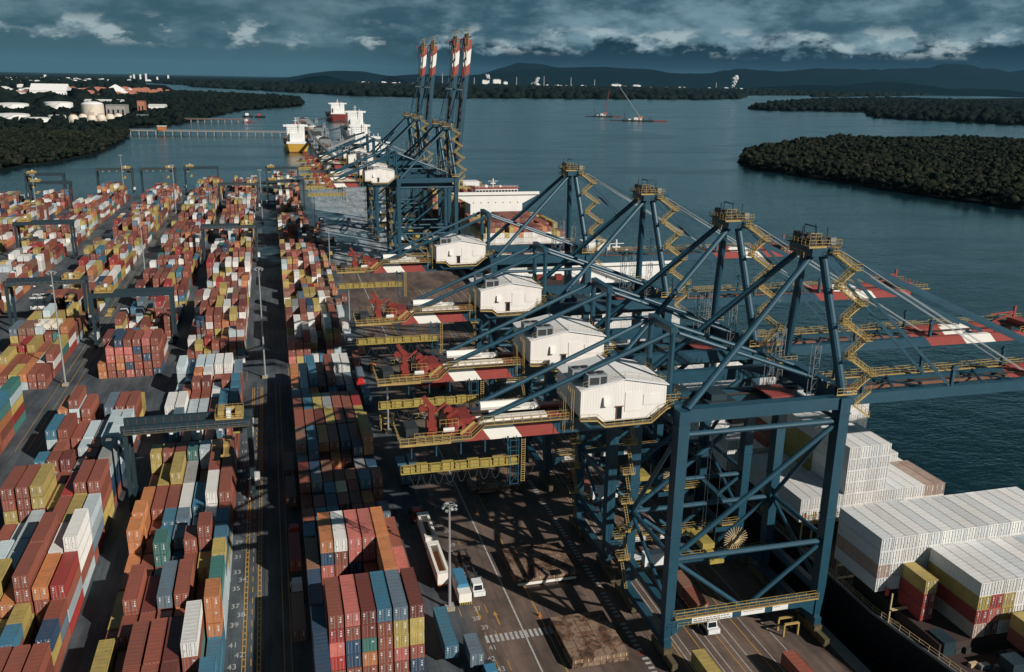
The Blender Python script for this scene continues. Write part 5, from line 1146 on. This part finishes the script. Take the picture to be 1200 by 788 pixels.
for i, (x, y, h) in enumerate(((2620, 13900, 190), (3120, 13900, 130), (3800, 13900, 150), (4250, 13900, 170), (4700, 13900, 160), (5100, 13900, 130), (7150, 13700, 120))):
    T = thing('factory_chimney', 'thin factory chimney on the far shore, %s from the left' % ORD[i+1], 'chimney', (x, y, -2), 'chimneys on the far shore'); part('stack', MB().cyl(0, 0, 0, h, 9, 10, 6), 'pier_concrete', T)
def smoke(lb, x, y, z, s_, n, dx, dz):
    X = x+np.arange(n)*dx+rng.normal(0, s_*.5, n); Y = np.full(n, float(y))+rng.normal(0, s_*.4, n); X = X+rng.normal(0, s_*.7, n); Z = z+np.arange(n)*dz+rng.normal(0, s_*.4, n); R = s_*(1+np.arange(n)/n*.6)*rng.uniform(.6, 1.2, n); o = crowns(X, Y, R, Z, 'smoke_plume', 'smoke_white', .9); o['label'] = lb; o['category'] = 'smoke'
smoke('white steam plume over the far factories, middle', 4080, 13850, 40, 17, 16, 3.0, 6.0); smoke('white steam plume over the factories, left', 3350, 13850, 110, 13, 14, -3.0, 3.5); smoke('tall white steam plume far right of the factories', 7400, 13600, 50, 20, 22, 2.2, 7.5)
# ================================================================== QUAY OBJECTS
def mast(lb, x, y, h, grp='light masts of the terminal'):
    T = thing('light_mast', lb, 'light mast', (x, y, 0), grp)
    part('pole', MB().tube((0, 0, .9), (0, 0, h-.6), .32, 10, .17), 'lamp_steel', T)
    mb = MB(); mb.box(-.9, .9, -.9, .9, 0, .9); b = part('base', mb, 'pier_concrete', T); mb = MB()
    for i in range(4): mb.box(-.95+i*.5, -.75+i*.5, -.95, -.91, .1, .85)
    part('base_stripe', mb, 'rail_yellow', b)
    mb = MB(); prev = None
    for i in range(13): a = 2*math.pi*i/12; p_ = (1.05*math.cos(a), 1.05*math.sin(a), h-.4); (mb.beam(prev, p_, .1) if prev else None); prev = p_
    for i in range(4): a = i*math.pi/2; mb.beam((0, 0, h-.4), (1.05*math.cos(a), 1.05*math.sin(a), h-.4), .1)
    part('lamp_ring', mb, 'lamp_steel', T)
    for i in range(8): a = i*math.pi/4+.2; mb = MB(); c = Vector((1.1*math.cos(a), 1.1*math.sin(a), h-.6-.35*(i % 2))); mb.beam(c, c+Vector((.4*math.cos(a), .4*math.sin(a), -.35)), .5, .3); part('floodlight', mb, 'lamp_steel', T)
    return T
for lb, x, y, h in (('tall light mast in the cross aisle at the left', -69.7, 305, 39), ('tall light mast beside the central road, at the aisle', -5.8, 299.5, 39), ('nearest quay light mast, its lamp cluster seen from above', 29.1, 149, 23), ('quay light mast beside the loaded lane, second nearest', 29.0, 241.5, 23),
                    ('light mast on the left road between two blocks, midway', -66.3, 484.6, 36), ('light mast on the left road near the water', -70, 700, 36), ('light mast near the water left of the central road', -7.5, 640, 38), ('thin quay mast left of the open quay, middle distance', 26.5, 338, 23), ('thin quay mast farther along the open quay', 27.5, 470, 23), ('thin quay mast far along the open quay', 27.5, 620, 23), ('light mast at far left edge near the waterline', -150, 640, 36), ('light mast on the waterfront behind the far gantries', -118, 790, 36)): mast(lb, x, y, h)

def hatch(lb, x, y, w_, L, n):
    T = thing('hatch_cover', lb, 'hatch cover', (x, y, 0), 'rusty hatch covers laid on the quay')
    for k in range(n):
        z = .35+k*.95; b = part('cover', MB().box(.1*k, w_-.1*k, 0, L, z, z+.72), 'hatch_rust', T); mb = MB()
        for i in range(9): xx = w_*(i+.5)/9; mb.box(xx-.08, xx+.08, -.10, -.004, z+.06, z+.66)
        part('edge_stiffener', mb, 'ship_buff' if k == n-1 else 'hatch_rust', b)
    if 'middle' in lb: part('edge_plate', MB().box(.3, w_-.3, -.14, -.102, .42, 1.0), 'warm_white', T)
    z = .35+n*.95-.23; mb = MB()
    for i in range(1, 5): mb.box(w_*i/5-.06, w_*i/5+.06, .3, L-.3, z+.004, z+.05)
    for j in range(1, 4): mb.box(.3, w_-.3, L*j/4-.05, L*j/4+.05, z+.054, z+.09)
    part('plate_seam', mb, 'rust_brown', T); mb = MB()
    for i in range(6):
        for j in range(3): mb.box(w_*(i+.5)/6-.12, w_*(i+.5)/6+.12, L*(j+.5)/3-.12, L*(j+.5)/3+.12, z+.004, z+.12)
    part('twistlock_pad', mb, 'rust_brown', T); mb = MB()
    for xx in (.5, w_-1.5): mb.box(xx, xx+1, .5, L-.5, 0, .34)
    part('bearer', mb, 'coal_dark', T)
hatch('rusty hatch cover stack on the quay, nearest of three', 46.4, 125.4, 10.8, 13.4, 2); hatch('rusty hatch cover stack, middle one, with pale front edge', 43.8, 153.2, 13.2, 12.4, 2); hatch('rusty hatch cover stack, farthest, shaded under the cranes', 43.7, 196, 13.4, 11.8, 2)

def tractor(lb, x, y, rz, colour='cab_white', trailer=True, group='terminal tractors on the quay and road', style='tractor'):
    T = thing('terminal_truck', lb, 'truck', (x, y, 0), group, rz)                      # faces -Y at rz 0
    part('chassis', MB().box(-1.1, 1.1, -1.6, 3.6, .75, 1.15), 'dark_steel', T)
    mb = MB(); mb.taper((-1.2, .9, -2.6, .1), (-1.1, .8, -2.2, .1), 1.1, 3.0); mb.box(-1.2, 1.2, -3.1, -2.0, .65, 1.6); cab = part('cab', mb, colour, T)
    part('windscreen', MB().quad([(-1.0, -2.52, 1.75), (.7, -2.52, 1.75), (.62, -2.30, 2.7), (-.95, -2.30, 2.7)]), 'dark_glass', cab)
    part('side_window', MB().box(-1.24, -1.16, -1.9, -.5, 1.85, 2.65).box(.84, .92, -1.9, -.5, 1.85, 2.65), 'dark_glass', cab)
    for s in (-1, 1): part('headlight', MB().box(s*.8-.2, s*.8+.2, -3.16, -3.1, .85, 1.1), 'sign_white', cab)
    for wy in (-2.1, 2.6):
        for s in (-1, 1): part('wheel', MB().tube((s*1.25-.18, wy, .52), (s*1.25+.18, wy, .52), .52, 12), 'black_rubber', T)
    part('exhaust', MB().tube((.98, .3, 1), (.98, .3, 3.1), .09, 6), 'grey_steel', T)
    if trailer:
        R = thing('container_trailer', lb.replace('terminal tractor', 'trailer').replace('tractor', 'trailer')+' (towed)', 'trailer', (x-math.sin(rz)*2.4*-1*0, y, 0), 'trailers behind the tractors', rz)
        mb = MB(); mb.box(-.9, -.6, 1.5, 14.6, 1.16, 1.42); mb.box(.6, .9, 1.5, 14.6, 1.16, 1.42)
        for yy in (1.7, 4.5, 7.5, 10.5, 14.3): mb.box(-1.2, 1.2, yy, yy+.3, 1.17, 1.41)
        part('frame', mb, 'dark_steel', R)
        for wy in (11.6, 13.0):
            for s in (-1, 1): part('wheel', MB().tube((s*.95-.3, wy, .5), (s*.95+.3, wy, .5), .5, 12), 'black_rubber', R)
        part('landing_leg', MB().box(-.8, -.6, 4.2, 4.4, .1, 1.16).box(.6, .8, 4.2, 4.4, .1, 1.16), 'grey_steel', R)
        R['label'] = lb.split(',')[0].replace('tractor', 'container trailer')+', low frame behind it'
    return T
def load(ch, lb, x, y, L, z=1.43): make_container(x-CW/2, y, z, L, PAL[ch], lb, 'containers riding on trailers')
tractor('white tractor with empty black trailer, beside the second bay numbers', 35.6, 154, 0)
tractor('white tractor under the nearest crane, red box on trailer', 75.6, 131.5, 0); load('r', 'red container on the trailer under the nearest crane', 75.6, 133.4, 6.06); load('x', 'brown container end-on behind the red one under the crane', 75.6, 139.8, 6.06)
tractor('pale tractor under the second crane, half shaded', 71.0, 155.5, 0); tractor('pale tractor with red box under the third crane', 71.4, 183, 0); load('r', 'red container on the trailer under the third crane', 71.4, 185.5, 12.19)
tractor('pale blue-white tractor on the central road, leading a brown box', .3, 160.4, math.pi, trailer=False); load('x', 'brown container on the road trailer at the foot of photo', .3, 143.2, 12.19)
tractor('red tractor on the central road with red box', .4, 183.5, math.pi, 'truck_red', False); load('R', 'bright red container behind the red tractor on the road', .4, 167.6, 12.19); load('m', 'maroon container on the road lane beside the right block', .35, 197, 12.19); load('m', 'dark red container on the road lane, farthest of the queue', .3, 212.5, 12.19)
tractor('blue tractor at the bottom edge towing the long teal box', 31.8, 126.8, 0, 'cab_blue', False); load('s', 'slate container at the bottom edge behind the blue tractor', 30.0, 128.6, 6.06); load('b', 'long teal blue container beside the nearest quay mast', 26.2, 132.0, 12.19)
tractor('red truck standing at head of the white open bodies', 28.7, 187.5, 0, 'truck_red', False)
def openbody(lb, x, y, L, c, side):
    T = thing('open_container', lb, 'open container', (x, y, 1.2), 'open white bodies in the loading lane'); part('floor', MB().box(-1.2, 1.2, 0, L, 0, .3), side, T)
    mb = MB(); mb.box(-1.25, -1.1, 0, L, .3, 2.6); mb.box(1.1, 1.25, 0, L, .3, 2.6); mb.box(-1.1, 1.1, 0, .15, .3, 2.6); mb.box(-1.1, 1.1, L-.15, L, .3, 2.6); part('wall', mb, c, T)
    mb = MB(); mb.box(-1.3, -.75, -.05, L+.05, 2.61, 2.8); mb.box(.75, 1.3, -.05, L+.05, 2.61, 2.8); mb.box(-.75, .75, -.05, 1.0, 2.61, 2.8); mb.box(-.75, .75, L-1.6, L+.05, 2.61, 2.8); part('top_frame', mb, c, T)
openbody('white open-topped body, farther of the two in the lane', 29.3, 170.6, 12, 'warm_white', 'dark_steel'); openbody('white and orange open-topped body, nearer of the two', 29.2, 155.6, 13.4, 'warm_white', 'orange_paint')
T = thing('tarped_trailer', 'blue tarpaulin-covered white load beside the quay mast', 'trailer', (32.2, 148.6, 0)); part('load', MB().box(-1.25, 1.25, 0, 5, 1.2, 3.2), 'warm_white', T); part('tarpaulin', MB().hexa([(-1.3, 2.2, 3.22), (1.3, 2.2, 3.22), (1.3, 8.6, 3.22), (-1.3, 8.6, 3.22), (-.9, 2.3, 4.0), (.9, 2.3, 4.0), (.9, 8.4, 4.0), (-.9, 8.4, 4.0)]), 'cab_blue', T); part('rear_load', MB().box(-1.25, 1.25, 5.02, 8.7, 1.2, 3.2), 'warm_white', T)
mb = MB()
for i in range(6): mb.box(-1.2+i*.44, -.98+i*.44, -.4, -.02, 1.0, 1.35)
part('yellow_ramp', mb, 'basket_yellow', T); mb = MB()
for wy in (1.5, 6.5): mb.tube((-1.2, wy, .5), (1.2, wy, .5), .5, 12)
part('wheel', mb, 'black_rubber', T)
load('b', 'blue-topped orange fronted container pair on quay, left one', 28.6, 203.4, 12.19, 1.3); load('s', 'slate grey container beside the blue one on the quay lane', 31.6, 204.6, 12.19, 1.3)
# row of road trucks loaded beside the yard block
random.seed(31); y = 262
seq = 'b s r o w W w x r o r y w r o y r x r w r o y r'.split()
for i, ch in enumerate(seq):
    L = 12.19 if random.random() < .45 else 6.06; load(ch, '%s container in the lane queue beside the right yard block, %s' % (CNAME[ch], (ORD[i+1]+' from the front') if i < 20 else ('at its far end', 'last but one', 'last of all', 'behind the others', 'far tail')[i-20]), 25.6+(y-262)*.0018+random.uniform(-.3, .3)+(3.0 if i % 5 == 3 else 0), y, L, 1.3); y += L+random.uniform(2.5, 9)
for i, (x, yy, cc) in enumerate(((31.2, 300, 'orange_paint'), (35, 560, 'orange_paint'), (33, 640, 'cab_white'), (30.5, 512, 'rail_yellow'), (52, 640, 'cab_white'))): tractor(['orange tractor beside the queue, nearest', 'orange tractor out on the open quay', 'white tractor far along the open quay', 'yellow tractor beside the far queue', 'white tractor near the raised cranes'][i], x, yy, (0, math.pi, 0, math.pi, 0)[i], cc, i in (1, 2))
load('r', 'red container at the bottom edge under the nearest crane', 83.6, 104.5, 12.19, 1.3); load('y', 'mustard container at the bottom edge near the crane leg', 68.2, 108.6, 12.19, 1.3)
for i, (x, yy, lb) in enumerate(((49.3, 276, 'red wheel loader parked on the quay beyond the baskets'), (24.9, 281, 'red loader beside the queue of containers'))):
    T = thing('wheel_loader', lb, 'loader', (x, yy, 0), None, 1.5 if i == 0 else 0); part('body', MB().box(-1.4, 1.4, -3.5, 2.0, 1.1, 2.6).box(-1.1, 1.1, 2, 4.5, 1.0, 1.9), 'truck_red', T); cbn = part('cab', MB().box(-.9, .9, -1.0, 1.0, 2.61, 4.1), 'truck_red', T); part('window', MB().box(-.95, .95, -.8, .8, 3.0, 3.8), 'dark_glass', cbn); part('lift_arm', MB().beam((0, 2, 2.2), (0, 7.5, 1.6), 1.2, .5), 'truck_red', T); part('bucket', MB().box(-2, 2, 7, 8.6, .3, 1.6), 'dark_steel', T)
    for wy in (-2.4, 3.2):
        for s in (-1, 1): part('wheel', MB().tube((s*1.5-.35, wy, .95), (s*1.5+.35, wy, .95), .95, 14), 'black_rubber', T)
T = thing('spreader_frame', 'yellow open steel frame standing beside the quay mast', 'frame', (27.2, 243.5, 0)); mb = MB()
for xx in (0, 4):
    for zz in (.2, 2.0, 3.8): mb.beam((xx, 0, zz), (xx, 3, zz), .3)
    for yy in (0, 3): mb.beam((xx, yy, 0), (xx, yy, 3.9), .3)
for zz in (.2, 2, 3.8): mb.beam((0, 0, zz), (4, 0, zz), .3); mb.beam((0, 3, zz), (4, 3, zz), .3)
part('frame', mb, 'basket_yellow', T)
T = thing('storage_rack', 'yellow portal-shaped rack on the quay under the nearest crane', 'rack', (88.5, 125.5, 0))
for q in (0, 2): part('frame', MB().beam((0, q, 0), (0, q, 2.6), .3).beam((3, q, 0), (3, q, 2.6), .3).beam((0, q, 2.6), (3, q, 2.6), .35), 'rail_yellow', T)
for i, (x, yy) in enumerate(((43.2, 186.5), (45.6, 167.6), (45.6, 142.6), (37.2, 246), (35.0, 213.5), (33.6, 196))):
    T = thing('traffic_cone', 'orange traffic cone on the quay lane, %s from the farthest' % ORD[i+1], 'cone', (x, yy, 0), 'orange cones along the quay lanes'); part('base', MB().box(-.4, .4, -.4, .4, 0, .08), 'orange_paint', T); part('cone', MB().tube((0, 0, .08), (0, 0, 1.1), .3, 10, .06), 'orange_paint', T)
for i in range(7):
    T = thing('bollard', 'steel mooring bollard on the quay edge, %s from the camera' % ORD[i+1], 'bollard', (96.6, 108+i*22, .3), 'mooring bollards on the quay edge'); part('post', MB().cyl(0, 0, 0, .7, .32, 12), 'rail_yellow', T); part('cap', MB().cyl(0, 0, .7, .95, .5, 12), 'rail_yellow', T)
# long white fence and kerb beside the numbered lane at the block left of the road
mb = MB()
for yy in range(206, 262, 4): mb.box(-9.6, -9.2, yy, yy+3.2, .0, .5)
T = thing('barrier_row', 'low white barrier line along the road beside the nearest gantry', 'barrier', (0, 0, 0)); part('barrier', mb, 'sign_white', T)
# three tank containers among the left stacks
for i, (x, y, z) in enumerate(((-86.4, 345, 8.2), (-83.6, 345, 8.2), (-80.8, 345, 8.2), (-98.8, 392, 8.2), (-96, 392, 8.2), (-93.2, 392, 8.2), (-98.8, 392, 5.5), (-96, 392, 5.5), (-93.2, 392, 5.5))):
    if i < 3: z = 9.0
    T = thing('tank_container', ('white' if i > 2 else 'buff')+' tank container end-on in a frame, number %s of the left tank stack' % ORD[i+1], 'tank container', (x, y-.6, z), 'tank containers stacked in the left yard'); part('tank', MB().tube((1.2, .2, 1.3), (1.2, 5.8, 1.3), 1.1, 14), 'tank_white' if i > 2 else 'tank_cream', T); mb = MB()
    for a in (0, 2.3):
        for b in (0, 5.9): mb.box(a, a+.14, b, b+.14, 0, 2.5)
    for b in (0, 5.9): mb.box(.14, 2.3, b, b+.14, 2.38, 2.5); mb.box(.14, 2.3, b, b+.14, 0, .12)
    part('frame', mb, 'sign_white', T)
# ================================================================== HAZE
hz = MB().box(-59000, 59000, -2900, 70000, -16, 950)
hm = bpy.data.materials.new('haze'); hm.use_nodes = True; MATS['haze'] = hm; ht = NT(hm.node_tree); ht.n.remove(ht.n['Principled BSDF'])
pv = ht.node('ShaderNodeVolumePrincipled'); pv.inputs['Color'].default_value = (.3, .7, 1, 1); pv.inputs['Density'].default_value = .6e-5; pv.inputs['Anisotropy'].default_value = .1
ht.l.new(pv.outputs[0], ht.n['Material Output'].inputs['Volume'])
ho = part('haze', hz, 'haze', None); ho['kind'] = 'stuff'
